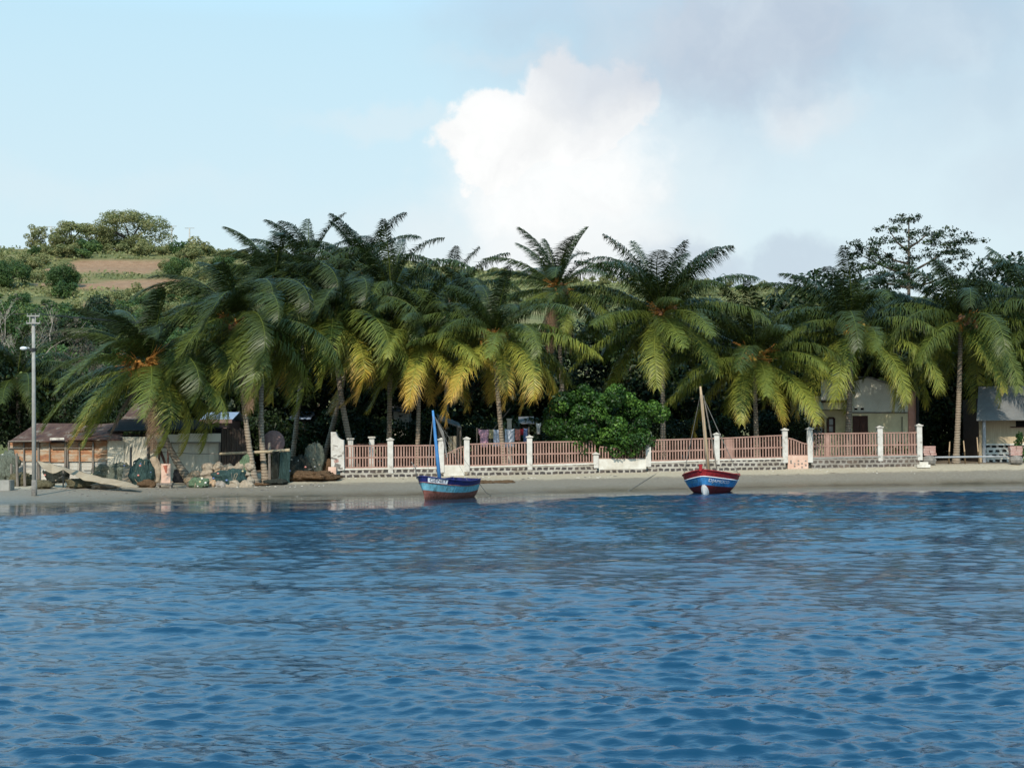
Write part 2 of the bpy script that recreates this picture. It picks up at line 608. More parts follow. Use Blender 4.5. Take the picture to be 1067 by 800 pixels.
# ------------------------------------------------------------------ ground, beach, hill
def grid(name, xs, ys, zf, m, extra=None):
    X, Y = np.meshgrid(xs, ys)
    Z = zf(X, Y)
    V = np.stack([X, Y, Z], -1).reshape(-1, 3)
    nx, ny = len(xs), len(ys)
    i = (np.arange(ny - 1)[:, None] * nx + np.arange(nx - 1)[None]).ravel()
    fc = np.stack([i, i + 1, i + nx + 1, i + nx], 1).ravel()
    t = extra(X, Y).ravel() if extra else None
    me = np_mesh(name, V, fc, np.full(len(i), 4), t, True)
    o = link(name, me, m)
    o['kind'] = 'structure'
    return o


def sand_mat():
    def f(nt, b):
        v = coords(nt)
        a = N(nt, 'ShaderNodeAttribute', attribute_name='tint')
        n1 = noise(nt, .8, 6, v)
        n2 = noise(nt, 6, 6, v, .7)
        t = math_(nt, 'ADD', a.outputs['Fac'], math_(nt, 'MULTIPLY', math_(nt, 'SUBTRACT', n1, .5), .22))
        c = ramp(nt, t, [(0.0, (.085, .075, .055)), (.06, (.145, .125, .092)), (.22, (.19, .17, .135)), (.47, (.205, .183, .145)), (.57, (.37, .325, .24)), (.95, (.40, .35, .262))])
        g = ramp(nt, n2, [(.3, (.74, .72, .7)), (.6, (1, 1, 1))])
        # dark litter line at the top of the tide
        wr = ramp(nt, t, [(.48, (0, 0, 0)), (.52, (1, 1, 1)), (.56, (0, 0, 0))])
        wn = ramp(nt, noise(nt, 3.5, 8, coords(nt, (.7, 2, 1)), .75), [(.52, (0, 0, 0)), (.60, (1, 1, 1))])
        c = mixc(nt, mixc(nt, 1.0, wr, wn, 'MULTIPLY'), c, (.12, .085, .055))
        L(nt, mixc(nt, 1.0, c, g, 'MULTIPLY'), b.inputs['Base Color'])
        rr = N(nt, 'ShaderNodeMapRange')
        L(nt, t, rr.inputs[0])
        rr.inputs[1].default_value = 0
        rr.inputs[2].default_value = .3
        rr.inputs[3].default_value = .28
        rr.inputs[4].default_value = .9
        L(nt, rr.outputs[0], b.inputs['Roughness'])
        bump(nt, b, math_(nt, 'ADD', n2, noise(nt, 2.4, 5, v, .7)), .6, .07)
    return mat('beach_sand', f, .9, .25)


def yard_mat():
    return mottled('yard_earth', [(.3, (.07, .05, .033)), (.7, (.18, .14, .095))], .9, .95)


def hill_mat():
    def f(nt, b):
        v = coords(nt)
        a = N(nt, 'ShaderNodeAttribute', attribute_name='tint')
        n = noise(nt, .09, 8, v, .65)
        g = ramp(nt, n, [(.3, (.07, .08, .032)), (.5, (.12, .125, .05)), (.7, (.20, .165, .08))])
        n2 = noise(nt, .6, 6, v, .7)
        soil = ramp(nt, n2, [(.3, (.20, .115, .066)), (.7, (.30, .19, .115))])
        L(nt, mixc(nt, a.outputs['Fac'], g, soil), b.inputs['Base Color'])
        bump(nt, b, n2, .8, .6)
    return mat('hill_grass_and_soil', f, .95, .1)


# open fields on the hill, as ground rectangles found once from the photograph
FIELDS = []
for (x0, x1, y0, y1) in ((70, 176, 271, 285), (80, 178, 291, 302), (60, 80, 291, 298), (84, 112, 317, 322), (455, 480, 272, 279)):
    c = ground((x0 + x1) / 2, (y0 + y1) / 2, 150)
    s_ = c.y / F
    lo = ground((x0 + x1) / 2, y1, 150).y
    hi = ground((x0 + x1) / 2, y0, 150).y
    FIELDS.append((c.x - (x1 - x0) / 2 * s_, c.x + (x1 - x0) / 2 * s_, lo, max(hi, lo + 6)))


def in_field(X, Y):
    out = np.zeros_like(X)
    for x0, x1, a, b in FIELDS:
        w = np.clip(np.minimum(X - x0, x1 - X) / 3 + .5 + .8 * wob(X, Y, .25, 2), 0, 1)
        d = np.clip(np.minimum(Y - a, b - Y) / 3 + .5 + .8 * wob(X, Y, .3, 4), 0, 1)
        out = np.maximum(out, w * d)
    return out


xs_b = np.concatenate([np.linspace(-300, -62, 30)[:-1], np.linspace(-62, 62, 311), np.linspace(62, 300, 30)[1:]])
ys_b = np.arange(40, 104.1, .5)
M['sand'] = sand_mat()
grid('beach', xs_b, ys_b, height, M['sand'], lambda X, Y: np.clip(beach_t(X, Y)[0], 0, 1.2) * .8)
grid('yard_ground', xs_b, np.arange(104, 150.1, 1.0), height, yard_mat())
xs_h = np.concatenate([np.linspace(-1500, -230, 40)[:-1], np.linspace(-230, 230, 231), np.linspace(230, 1500, 40)[1:]])
ys_h = np.concatenate([np.arange(150, 470, 1.6), np.linspace(470, 1500, 30)])
grid('hill', xs_h, ys_h, height, hill_mat(), in_field)


# ------------------------------------------------------------------ water
def water_mat():
    m = bpy.data.materials.new('sea_water')
    m.use_nodes = True
    nt = m.node_tree
    b = nt.nodes['Principled BSDF']
    a = N(nt, 'ShaderNodeAttribute', attribute_name='tint')     # how shallow it is
    c = ramp(nt, a.outputs['Fac'], [(0, (.003, .033, .072)), (.45, (.005, .046, .090)), (.8, (.025, .04, .035)), (1, (.06, .055, .038))])
    L(nt, c, b.inputs['Base Color'])
    b.inputs['Roughness'].default_value = .05
    b.inputs['IOR'].default_value = 1.333
    b.inputs['Specular IOR Level'].default_value = .5
    v = coords(nt, (.5, 1, 1))
    n1 = noise(nt, 3.6, 5, v, .65, .4)
    n2 = noise(nt, 11.0, 3, v, .6, .3)
    h = math_(nt, 'ADD', n1, math_(nt, 'MULTIPLY', n2, .35))
    ru = N(nt, 'ShaderNodeAttribute', attribute_name='ruffle')
    calm = math_(nt, 'MULTIPLY', ru.outputs['Fac'], h)
    calm = math_(nt, 'ADD', calm, math_(nt, 'MULTIPLY', n1, .15))
    bump(nt, b, calm, 1.0, .013)
    rr = N(nt, 'ShaderNodeMapRange')
    L(nt, ru.outputs['Fac'], rr.inputs[0])
    rr.inputs[3].default_value = .03
    rr.inputs[4].default_value = .06
    L(nt, rr.outputs[0], b.inputs['Roughness'])
    return m


u_in = np.concatenate([np.linspace(-.72, -.43, 130)[:-1], np.linspace(-.43, .43, 680), np.linspace(.43, .72, 130)[1:]])
u_out = np.geomspace(.725, 4.5, 60)
us = np.concatenate([-u_out[::-1], u_in, u_out])
ys_w = [5.0]
while ys_w[-1] < 112:
    ys_w.append(ys_w[-1] + min(max(.0038 * ys_w[-1], .045), .14))
ys_w = np.array(ys_w)
CWX = [water_hit(p, 515)[0] for p in (0, 60, 110, 250, 350, 500, 620, 750, 950, 1067)]
CWV = [3, 4, 10, 16, 16.5, 12, 6.5, 7.5, 10, 11]
U, YW = np.meshgrid(us, ys_w)
XW = U * YW
DY = np.gradient(ys_w)[:, None] * np.ones_like(U)
_, off = beach_t(XW, YW)
dist = -off                                            # metres out from the shore
cw = np.interp(XW, CWX, CWV) * (1 + .10 * wob(XW, XW * 0, .5, 31) + .06 * wob(XW, YW, 1.5, 32))
calmf = np.clip((dist - cw - .9 * wob(XW, YW, 2.2, 33)) / 4.0, 0, 1)
calmf = calmf * calmf * (3 - 2 * calmf)
gust = 1 + .35 * wob(XW, YW, .22, 21) + .25 * wob(XW, YW, .6, 22)
amp = (.13 + .87 * calmf) * gust
ZW = np.zeros_like(XW)
DX = np.zeros_like(XW)
DYW = np.zeros_like(XW)
rw = np.random.default_rng(5)
for i in range(120):
    lam = float(np.exp(rw.normal(math.log(.29), .62))) if i > 8 else rw.uniform(2.5, 6)
    lam = max(lam, .14)
    th = R(-97) + rw.normal(0, .5)
    k = 2 * math.pi / lam
    a_ = .040 * lam / (2 * math.pi) * (1.0 if lam < 1.8 else .6)
    fade = np.clip((lam / DY - 2.0) / 2, 0, 1)
    ph = k * (XW * math.cos(th) + YW * math.sin(th)) + rw.uniform(0, 6.28)
    A = a_ * fade
    ZW += A * np.cos(ph)
    DX -= A * .9 * math.cos(th) * np.sin(ph)
    DYW -= A * .9 * math.sin(th) * np.sin(ph)
V = np.stack([XW + DX * amp, YW + DYW * amp, ZW * amp], -1).reshape(-1, 3)
nx, ny = len(us), len(ys_w)
ii = (np.arange(ny - 1)[:, None] * nx + np.arange(nx - 1)[None]).ravel()
fc = np.stack([ii, ii + 1, ii + nx + 1, ii + nx], 1).ravel()
sz = np.full(len(ii), 4)
shal = np.clip(1 - (dist - 1.5) / (cw * 1.05), 0, 1)
# the open sea round and behind the camera, joined on as coarse strips
ext = np.array([[-4.5 * 5, 5, 0], [4.5 * 5, 5, 0], [600, 5, 0], [600, -900, 0], [-600, -900, 0], [-600, 5, 0]], float)
b0 = len(V)
V = np.concatenate([V, ext])
fc = np.concatenate([fc, [b0 + 5, b0 + 4, b0 + 3, b0 + 2, b0 + 1, b0]])
sz = np.concatenate([sz, [6]])
me = np_mesh('water', V, fc, sz, np.concatenate([shal.ravel(), np.zeros(6)]), True)
a2 = me.attributes.new('ruffle', 'FLOAT', 'POINT')
a2.data.foreach_set('value', np.concatenate([(calmf * (1 + 2.6 * np.exp(-np.maximum(dist - cw, 0) / 22))).ravel(), np.ones(6)]).astype(np.float32))
M['water'] = water_mat()
o = link('water', me, M['water'])
o['kind'] = 'structure'


# ------------------------------------------------------------------ foliage builders
def crown_mesh(name, clumps, n, leaf, seed, spread=.7, aspect=.55, smin=.62, hang=0.0):
    """leaf-sized faces spread through the shells of many clumps"""
    g = np.random.default_rng(seed)
    C = np.array([c[0] for c in clumps], float)
    Rr = np.array([c[1] for c in clumps], float)
    w = (Rr[:, 0] * Rr[:, 2]) ** 1.0
    idx = g.choice(len(C), n, p=w / w.sum())
    d = g.normal(size=(n, 3))
    d /= np.linalg.norm(d, axis=1)[:, None]
    r = g.uniform(smin, 1.08, n) ** .8
    P_ = C[idx] + d * Rr[idx] * r[:, None]
    nrm = d + g.normal(size=(n, 3)) * spread + np.array([0, 0, .35])
    nrm /= np.linalg.norm(nrm, axis=1)[:, None]
    a = g.normal(size=(n, 3)) - np.array([0, 0, hang])
    a -= nrm * (a * nrm).sum(1)[:, None]
    a /= np.linalg.norm(a, axis=1)[:, None]
    b = np.cross(nrm, a)
    s = leaf * g.uniform(.55, 1.35, n)[:, None]
    q = np.stack([P_ - a * s * .5, P_ + b * s * aspect * .5 - a * s * .05 + nrm * s * .08, P_ + a * s * .55, P_ - b * s * aspect * .5 - a * s * .05 + nrm * s * .08], 1)
    cl = (g.uniform(0, 1, len(C)) ** 1.5 * .62)[idx]
    t = np.clip(cl + g.normal(.2, .16, n), 0, 1)
    return np_mesh(name, q.reshape(-1, 3), np.arange(4 * n), np.full(n, 4), np.repeat(t, 4))


def clumps_in(n, rx, ry, rz, cz, cr, seed, flat=.8, low=-.7):
    g = random.Random(seed)
    out = []
    while len(out) < n:
        x, y, z = (g.uniform(-1, 1) for _ in range(3))
        q = x * x + y * y + z * z
        if q > 1 or q < .25 or z < low:
            continue
        k = cr * g.uniform(.65, 1.3)
        out.append(((x * rx, y * ry, cz + z * rz), (k, k, k * flat)))
    return out


def limbs(mb, base, top_z, targets, r0, seed, n=7):
    g = random.Random(seed)
    b = Vector(base)
    fork = b + Vector((g.uniform(-.2, .2), g.uniform(-.2, .2), top_z))
    mb.tube([b - Vector((0, 0, .3)), b + (fork - b) * .08, b + (fork - b) * .5 + Vector((g.uniform(-.1, .1), 0, 0)), fork], [r0 * 1.35, r0 * 1.1, r0 * .9, r0 * .75], 9)
    for t in targets:
        t = Vector(t)
        m = fork.lerp(t, .5) + Vector((g.uniform(-.3, .3), g.uniform(-.3, .3), .25))
        mb.tube([fork - Vector((0, 0, .2)), m, t], [r0 * .5, r0 * .3, r0 * .1], n)
    return mb


def tree_proto(crown_name, clumps, n, leaf, m, trunk_h, r0, seed, **kw):
    me = crown_mesh(crown_name, clumps, n, leaf, seed, **kw)
    me.materials.append(M[m])
    mb = MB()
    g = random.Random(seed)
    tg = [c[0] for c in g.sample(clumps, min(len(clumps), 9))]
    limbs(mb, (0, 0, 0), trunk_h, tg, r0, seed)
    tm = bpy.data.meshes.new('trunk')
    tm.from_pydata(mb.v, [], mb.f)
    tm.materials.append(M['bark'])
    tm.polygons.foreach_set('use_smooth', [True] * len(mb.f))
    return me, tm


def tree(name, protos, label, cat, loc, scale=1.0, rz=0.0, group=None, squash=1.0):
    me, tm = protos
    e = thing(name, label, cat, loc, group)
    e.scale = (scale, scale, scale * squash)
    e.rotation_euler.z = rz
    link('trunk', tm, [], e)
    link('crown', me, [], e)
    return e


# ------------------------------------------------------------------ palms
def frond_mesh(az, e0, bend, Lf, age_shade, wind, seed, dead=False, nl=136, stem=.12):
    g = np.random.default_rng(seed)
    ns = 22
    s = np.linspace(0, 1, ns + 1)
    pts = [np.zeros(3)]
    tg = []
    sidew = g.uniform(-.55, .55)
    for i in range(ns + 1):
        e = e0 - bend * s[i] ** 1.35
        a = az + sidew * s[i]
        d = np.array([math.cos(a) * math.cos(e), math.sin(a) * math.cos(e), math.sin(e)]) + wind * s[i] * .9
        d /= np.linalg.norm(d)
        tg.append(d)
        if i < ns:
            pts.append(pts[-1] + d * Lf / ns)
    pts = np.array(pts)
    tg = np.array(tg)
    # rachis
    side = np.cross(tg, np.array([0, 0, 1.0]))
    nn = np.linalg.norm(side, axis=1)[:, None]
    fallback = np.array([-math.sin(az), math.cos(az), 0])
    side = np.where(nn > .12, side / np.maximum(nn, 1e-6), fallback)
    upv = np.cross(side, tg)
    rw_ = (.055 * (1 - s) ** .8 + .008)[:, None]
    tri = np.stack([pts + side * rw_, pts - side * rw_, pts + upv * rw_ * .9], 1)      # (ns+1,3,3)
    V = [tri.reshape(-1, 3)]
    T = [np.clip(np.full(3 * (ns + 1), .30 + .28 * age_shade), 0, 1)]
    fcs, szs = [], []
    for i in range(ns):
        for k in range(3):
            fcs += [i * 3 + k, i * 3 + (k + 1) % 3, (i + 1) * 3 + (k + 1) % 3, (i + 1) * 3 + k]
            szs.append(4)
    base = 3 * (ns + 1)
    # leaflets
    ls = np.linspace(stem, .995, nl)
    for sg in (-1, 1):
        l_ = np.clip(ls + g.normal(0, .004, nl), 0, 1)
        fi = l_ * ns
        i0 = np.minimum(fi.astype(int), ns - 1)
        fr = (fi - i0)[:, None]
        p = pts[i0] * (1 - fr) + pts[i0 + 1] * fr
        t = tg[i0] * (1 - fr) + tg[i0 + 1] * fr
        sd = (side[i0] * (1 - fr) + side[i0 + 1] * fr) * sg
        up = upv[i0]
        prof = np.clip(np.sin(np.pi * (.16 + .80 * (l_ - stem) / (1 - stem))) ** .6, .12, 1)
        ln = Lf * .215 * prof * g.uniform(.72, 1.15, nl)
        if dead:
            ln *= .8
        fw = (.32 + .6 * l_ ** 2)[:, None]
        d = sd * 1.0 + t * fw + up * .28 + g.normal(0, .10, (nl, 3)) + wind * (.6 + .9 * max(0, math.sin(e0)))
        d /= np.linalg.norm(d, axis=1)[:, None]
        ln = ln[:, None]
        dr = g.uniform(.55, .95, nl)[:, None] * (1.25 if dead else 1.0) * (.75 if e0 > .9 else 1.0)
        down = np.array([0, 0, -1.0])
        mid = p + d * ln * .42 + down * ln * .15 * dr
        d2 = d * .38 + down * dr * .85 + wind * (.6 + 1.1 * max(0, math.sin(e0))) + g.normal(0, .1, (nl, 3))
        d2 /= np.linalg.norm(d2, axis=1)[:, None]
        tip = mid + d2 * ln * .62
        w = .030 * (Lf / 6.5)
        q = np.stack([p - t * w * .6, p + t * w * .6, mid + t * w, mid - t * w, tip], 1)     # nl,5,3
        V.append(q.reshape(-1, 3))
        tt = age_shade * .55 + g.normal(0, .035, nl) + .27 * np.clip(l_ - .45, 0, 1) * max(0, age_shade - .35) * 2.4
        tt = np.stack([tt, tt, tt + .03, tt + .03, tt + .10 * age_shade + .05], 1)
        T.append(np.clip(tt, 0, 1).ravel())
        k = base + np.arange(nl)[:, None] * 5
        f1 = np.concatenate([k, k + 1, k + 2, k + 3], 1)
        f2 = np.concatenate([k + 3, k + 2, k + 4], 1)
        fcs = np.concatenate([fcs, np.concatenate([f1, f2], 1).ravel()])
        szs = np.concatenate([szs, np.tile([4, 3], nl)])
        base += nl * 5
    return np_mesh('frond', np.concatenate(V), fcs, szs, np.concatenate(T))


nut_me = None


def palm(label, cx, cy, Y, bx, Lf=5.6, n=27, nut='green', nnuts=8, wind=(-.18, 0, 0), seed=0, erect=1.0, dead=0, tr=.2, lean=0, by=None, old=1.0, age_shade_k=1.0):
    global nut_me
    g = random.Random(seed)
    Lf *= 1.24
    n += 5
    base = stand(bx, by or Y)
    top = at(cx, cy, Y)
    e = thing('coconut_palm', label, 'palm tree', base, 'coconut palms lining the beach')
    c1 = Vector((base.x + (top.x - base.x) * .62 + lean, base.y + (Y - base.y) * .3, base.z + (top.z - base.z) * .45))
    pts, rad = [], []
    H = top.z - base.z
    ns = int(H / .22)
    for i in range(ns + 1):
        t = i / ns
        p = base * (1 - t) ** 2 + c1 * 2 * t * (1 - t) + top * t * t
        if i == 0:
            p = p - Vector((0, 0, .25))
        pts.append(p)
        r = tr * (1 - .32 * t) + .13 * math.exp(-t * H / .55)
        rad.append(r * (1.05 if i % 2 else .96) * g.uniform(.97, 1.03))
    MB().tube(pts, rad, 11).build('trunk', M['palm_bark'], e, smooth=True)
    # boot where the old stalks sit
    MB().tube([top - Vector((0, 0, .55)), top - Vector((0, 0, .2)), top + Vector((0, 0, .35)), top + Vector((0, 0, .9))], [tr * .72, tr * 1.2, tr * 1.0, .05], 9).build('crownshaft', M['stalk'] if nut != 'green' else M['tan_wood'], e, smooth=True)
    W = np.array(wind)
    off = top - base
    for i in range(n):
        q = (i + .5) / n                      # 0 young .. 1 old
        az = i * 2.39996 + g.uniform(-.25, .25) + seed
        e0 = R(84 - (116 * q ** .92)) * 1.0 + g.uniform(-.1, .1)
        e0 = e0 if e0 > 0 else e0 * old
        bend = R(g.uniform(62, 104)) * (1.0 if q > .3 else (.55 + q * 1.5)) / erect
        if e0 < .3:
            bend *= .72
        ln = Lf * (.78 + .3 * min(1, q * 3)) * g.uniform(.9, 1.08)
        if q > .85:
            ln *= .88
        age_shade = min(1, max(0, age_shade_k * (.06 + .98 * q ** 1.2 + g.uniform(-.10, .10))))  # scales yellowing; low values put shade into the back palms' leaf colour
        me = frond_mesh(az, e0, bend, ln, age_shade, W, seed * 100 + i)
        link('frond', me, M['palm_leaf'], e, off + Vector((math.cos(az) * .1, math.sin(az) * .1, .25 * (1 - q) - .1)))
    for i in range(dead):
        az = -1.57 + g.uniform(-1.3, 1.3)
        me = frond_mesh(az, R(-48 - g.uniform(0, 25)), R(30), Lf * .75, .9, W * .2, seed * 100 + 70 + i, True)
        f = link('dead_frond', me, M['dead_leaf'], e, off + Vector((0, -.1, -.3)))
        f['label'] = 'dry brown frond hanging down'
    if nut_me is None:
        mb = MB().ball((0, 0, 0), (.15, .15, .18), 9, 7)
        nut_me = {}
        for k in ('orange', 'yellow', 'brown', 'green'):
            m_ = bpy.data.meshes.new('coconut')
            m_.from_pydata(mb.v, [], mb.f)
            m_.polygons.foreach_set('use_smooth', [True] * len(mb.f))
            m_.materials.append(M['coconut_' + k])
            nut_me[k] = m_
    for i in range(nnuts):
        a = -1.57 + g.uniform(-1.3, 1.3)
        r = g.uniform(.35, .85)
        o = link('coconut', nut_me[nut], [], e, off + Vector((math.cos(a) * r * 1.1, math.sin(a) * r - .85, g.uniform(-.5, .45))))
        o.rotation_euler = (g.uniform(-.5, .5), g.uniform(-.5, .5), 0)
        sc_ = g.uniform(.8, 1.2)
        o.scale = (sc_, sc_, sc_)
    if nut in ('orange', 'yellow', 'brown'):
        mb = MB()
        for i in range(9):
            a = -1.57 + g.uniform(-1.6, 1.6)
            d = Vector((math.cos(a), math.sin(a), g.uniform(-.3, .8)))
            k = 1.5 if nnuts > 15 else 1.0
            c_ = top + Vector((0, -.8, .1))
            mb.tube([c_, c_ + d * .45 * k, c_ + d * .8 * k + Vector((0, 0, -.12))], [.05, .05 * k, .02], 5)
            for _ in range(5):
                q_ = c_ + d * .45 * k
                d_ = (d + Vector((g.uniform(-.6, .6), g.uniform(-.6, .3), g.uniform(-.5, .3)))) * .5 * k
                mb.tube([q_, q_ + d_], [.03, .012], 4)
        mb.build('flower_stalk', M['stalk'], e)
    return e


palm('short palm leaning out over the shack yard with a big bunch of orange coconuts', 155, 383, 88.5, 199, 5.7, 27, 'orange', 30, (-.55, 0, 0), 1, erect=.8, dead=2, tr=.23, lean=-.9, by=90, age_shade_k=.9)
palm('tall palm with windswept dark top beside the net rail, right of the leaning orange-fruited palm', 247, 339, 91, 266, 6.3, 30, 'brown', 8, (-.45, 0, .0), 2, erect=.6, dead=1, tr=.19, by=89.3, age_shade_k=.8)
palm('palm with its trunk crossing close behind the tall windswept palm at the net rail', 285, 301, 97, 277, 5.4, 24, 'green', 4, (-.4, 0, 0), 3, erect=.65, tr=.19, by=90.5, lean=-.8, age_shade_k=.7)
palm('broad palm with tawny drooping tips behind the white scroll-topped pillar', 347, 331, 98, 373, 6.4, 31, 'green', 8, (-.35, 0, 0), 4, erect=.62, tr=.22, lean=-.3)
palm('tall palm behind the first white fence post, its dark fronds above its neighbours', 407, 312, 102, 405, 5.8, 27, 'green', 6, (-.2, 0, 0), 5, erect=.75, tr=.2, age_shade_k=.78)
palm('low thin palm with bleached orange fronds behind the blue boat', 438, 352, 99, 434, 5.0, 24, 'green', 5, (-.04, 0, 0), 6, tr=.17, old=1.3, age_shade_k=1.15)
palm('low yellow-green palm with orange fruit rising behind the washing line', 514, 354, 98.5, 526, 5.5, 27, 'orange', 12, (-.2, 0, 0), 7, erect=.9, tr=.19, lean=.1, old=1.2, age_shade_k=1.15)
palm('tall ragged palm with brown dead fronds hanging left of the round green bush', 580, 302, 105, 592, 5.0, 22, 'brown', 3, (-.3, 0, .1), 8, dead=6, tr=.19, erect=1.15, age_shade_k=.68)
palm('tall palm with stiff upright fronds rising above the round green bush', 690, 328, 103, 691, 6.2, 30, 'brown', 7, (.02, 0, .05), 9, tr=.2, erect=1.3, age_shade_k=.72)
palm('palm with yellow coconuts just right of the tan boat mast', 786, 375, 103, 789, 5.8, 28, 'yellow', 16, (.04, 0, .05), 10, tr=.2, erect=1.15, age_shade_k=.88)
palm('broad palm standing in front of the cream house', 887, 346, 104, 882, 6.4, 29, 'yellow', 9, (-.12, 0, 0), 11, erect=.85, tr=.24, age_shade_k=.92)
palm('palm with brown nuts in the gap between the cream house and the tin shed', 1001, 338, 104.5, 996, 6.2, 30, 'brown', 14, (-.1, 0, 0), 12, old=1.3, erect=.9, tr=.22, age_shade_k=.8)
palm('palm behind the tin shed at the right edge, its fronds over the shed roof', 1076, 328, 108, 1078, 6.2, 26, 'green', 5, (-.05, 0, 0), 13, tr=.2, age_shade_k=.65)
palm('dark palm with a shaded trunk standing behind the net rail', 322, 288, 107, 303, 5.4, 22, 'green', 3, (-.2, 0, 0), 14, tr=.2, age_shade_k=.4)
palm('palm half hidden behind the broad pillar palm and the tall dark-fronded one', 378, 285, 110, 334, 5.4, 22, 'green', 3, (-.1, 0, 0), 16, tr=.22, age_shade_k=.4)
palm('small dark palm at the left edge behind the shack', 18, 395, 112, 22, 4.6, 20, 'green', 2, (-.1, 0, 0), 18, tr=.2, age_shade_k=.5)
palm('palm half hidden between the low orange-fruited palm and the tall dark-fronded one', 468, 318, 110, 462, 5.2, 22, 'green', 3, (-.1, 0, 0), 19, tr=.2, age_shade_k=.45)

# ------------------------------------------------------------------ broadleaf trees
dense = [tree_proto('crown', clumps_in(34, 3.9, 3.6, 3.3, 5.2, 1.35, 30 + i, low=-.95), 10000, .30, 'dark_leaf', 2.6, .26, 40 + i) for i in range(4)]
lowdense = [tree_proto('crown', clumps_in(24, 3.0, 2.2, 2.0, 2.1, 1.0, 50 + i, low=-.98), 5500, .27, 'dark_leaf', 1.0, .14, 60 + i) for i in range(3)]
g = random.Random(3)
for i, px in enumerate(range(236, 1110, 46)):
    Y = g.uniform(117, 130)
    p = stand(px + g.uniform(-9, 9), Y)
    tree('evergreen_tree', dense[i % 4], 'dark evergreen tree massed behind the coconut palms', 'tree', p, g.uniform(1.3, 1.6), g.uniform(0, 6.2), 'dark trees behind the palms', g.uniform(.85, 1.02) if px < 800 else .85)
for i, px in enumerate(range(240, 850, 34)):
    Y = g.uniform(110, 114)
    p = stand(px + g.uniform(-9, 9), Y)
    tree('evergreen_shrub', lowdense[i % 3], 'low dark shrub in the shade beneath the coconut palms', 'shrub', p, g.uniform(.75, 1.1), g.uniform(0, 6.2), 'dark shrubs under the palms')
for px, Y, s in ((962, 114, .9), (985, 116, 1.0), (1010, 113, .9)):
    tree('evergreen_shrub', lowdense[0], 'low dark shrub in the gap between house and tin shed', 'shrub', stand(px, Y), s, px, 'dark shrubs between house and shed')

# the round bush over the fence
bc = []
gb = random.Random(12)
for i in range(150):
    while True:
        x, y, z = gb.uniform(-1, 1), gb.uniform(-1, 1), gb.uniform(-1, 1)
        q = x * x + y * y + z * z
        if .35 < q < 1:
            break
    k = gb.uniform(.24, .74)
    bc.append(((x * 4.2 - .15, y * 2.0 - .6, 3.4 + z * 2.4), (k, k, k * .95)))
bush = tree_proto('crown', bc, 34000, .20, 'bush_leaf', 1.3, .14, 71, spread=.55, aspect=.6, smin=.75)
pb = stand(630, 96.9)
pb.y = 98.3
e = tree('round_bush', bush, 'big round bright green bush spilling over the pink fence', 'bush', pb, 1.0, 0)

# layered tree above the house
lt = []
gl = random.Random(5)
Yl = 126
tb = stand(947, Yl)
for (px, py, wx, n_) in ((946, 229, 12, 7), (968, 240, 20, 9), (922, 238, 14, 6), (947, 247, 40, 16), (985, 251, 34, 10), (902, 256, 20, 9), (932, 258, 46, 18), (968, 266, 46, 20), (900, 266, 18, 8), (1000, 249, 16, 6), (920, 274, 36, 18), (945, 284, 64, 30), (955, 294, 66, 30), (1000, 262, 18, 8)):
    for k in range(n_):
        q = at(px + gl.uniform(-wx, wx), py + gl.gauss(0, 2.6), Yl) - tb
        k_ = gl.uniform(.4, .85)
        lt.append(((q.x, gl.uniform(-1, 1) * wx / 12, q.z), (k_, k_, k_ * .42)))
me = crown_mesh('crown', lt, 9500, .22, 81, spread=.7, smin=.1)
e = thing('layered_tree', 'tall open tree with flat leaf tiers against the sky above the cream house', 'tree', tb)
me.materials.append(M['dark_leaf'])
link('crown', me, [], e)
mb = MB()
topz = at(947, 226, Yl)
mb.tube([tb - Vector((0, 0, .3)), tb.lerp(topz, .5), topz], [.34, .2, .05], 9)
for px, py, px2, py2 in ((947, 290, 905, 258), (947, 285, 995, 254), (946, 262, 925, 238), (947, 258, 970, 240), (947, 275, 920, 262), (947, 300, 990, 285), (947, 300, 905, 285), (947, 288, 893, 264)):
    a, b_ = at(px, py, Yl), at(px2, py2, Yl)
    mb.tube([a, a.lerp(b_, .5) + Vector((0, gl.uniform(-.5, .5), -.2)), b_], [.13, .08, .03], 6)
mb.build('trunk', M['bark'], e, smooth=True)

midt = [tree_proto('crown', clumps_in(30, 3.9, 3.6, 3.0, 4.6, 1.25, 90 + i, low=-.95), 11000, .30, ('mid_leaf', 'mid_leaf', 'dark_leaf', 'dry_leaf')[i], 2.2, .24, 95 + i) for i in range(4)]
# right-hand trees
tree('evergreen_tree', dense[1], 'dark tree close beside the layered tree, between it and the house palm', 'tree', stand(868, 124), 1.75, 1.0, None, 1.0)
tree('evergreen_tree', dense[2], 'dense dark tree filling the sky at the right edge above the tin shed', 'tree', stand(1068, 120), 1.85, 2.0, None, 1.08)
tree('evergreen_tree', dense[3], 'dark tree below the flat tiers of the layered tree', 'tree', stand(925, 121), 1.6, 3.0, None, 1.0)
tree('evergreen_tree', dense[0], 'dark tree between the layered tree and the tree at the right edge', 'tree', stand(1012, 122), 1.65, 4.0, None, 1.0)

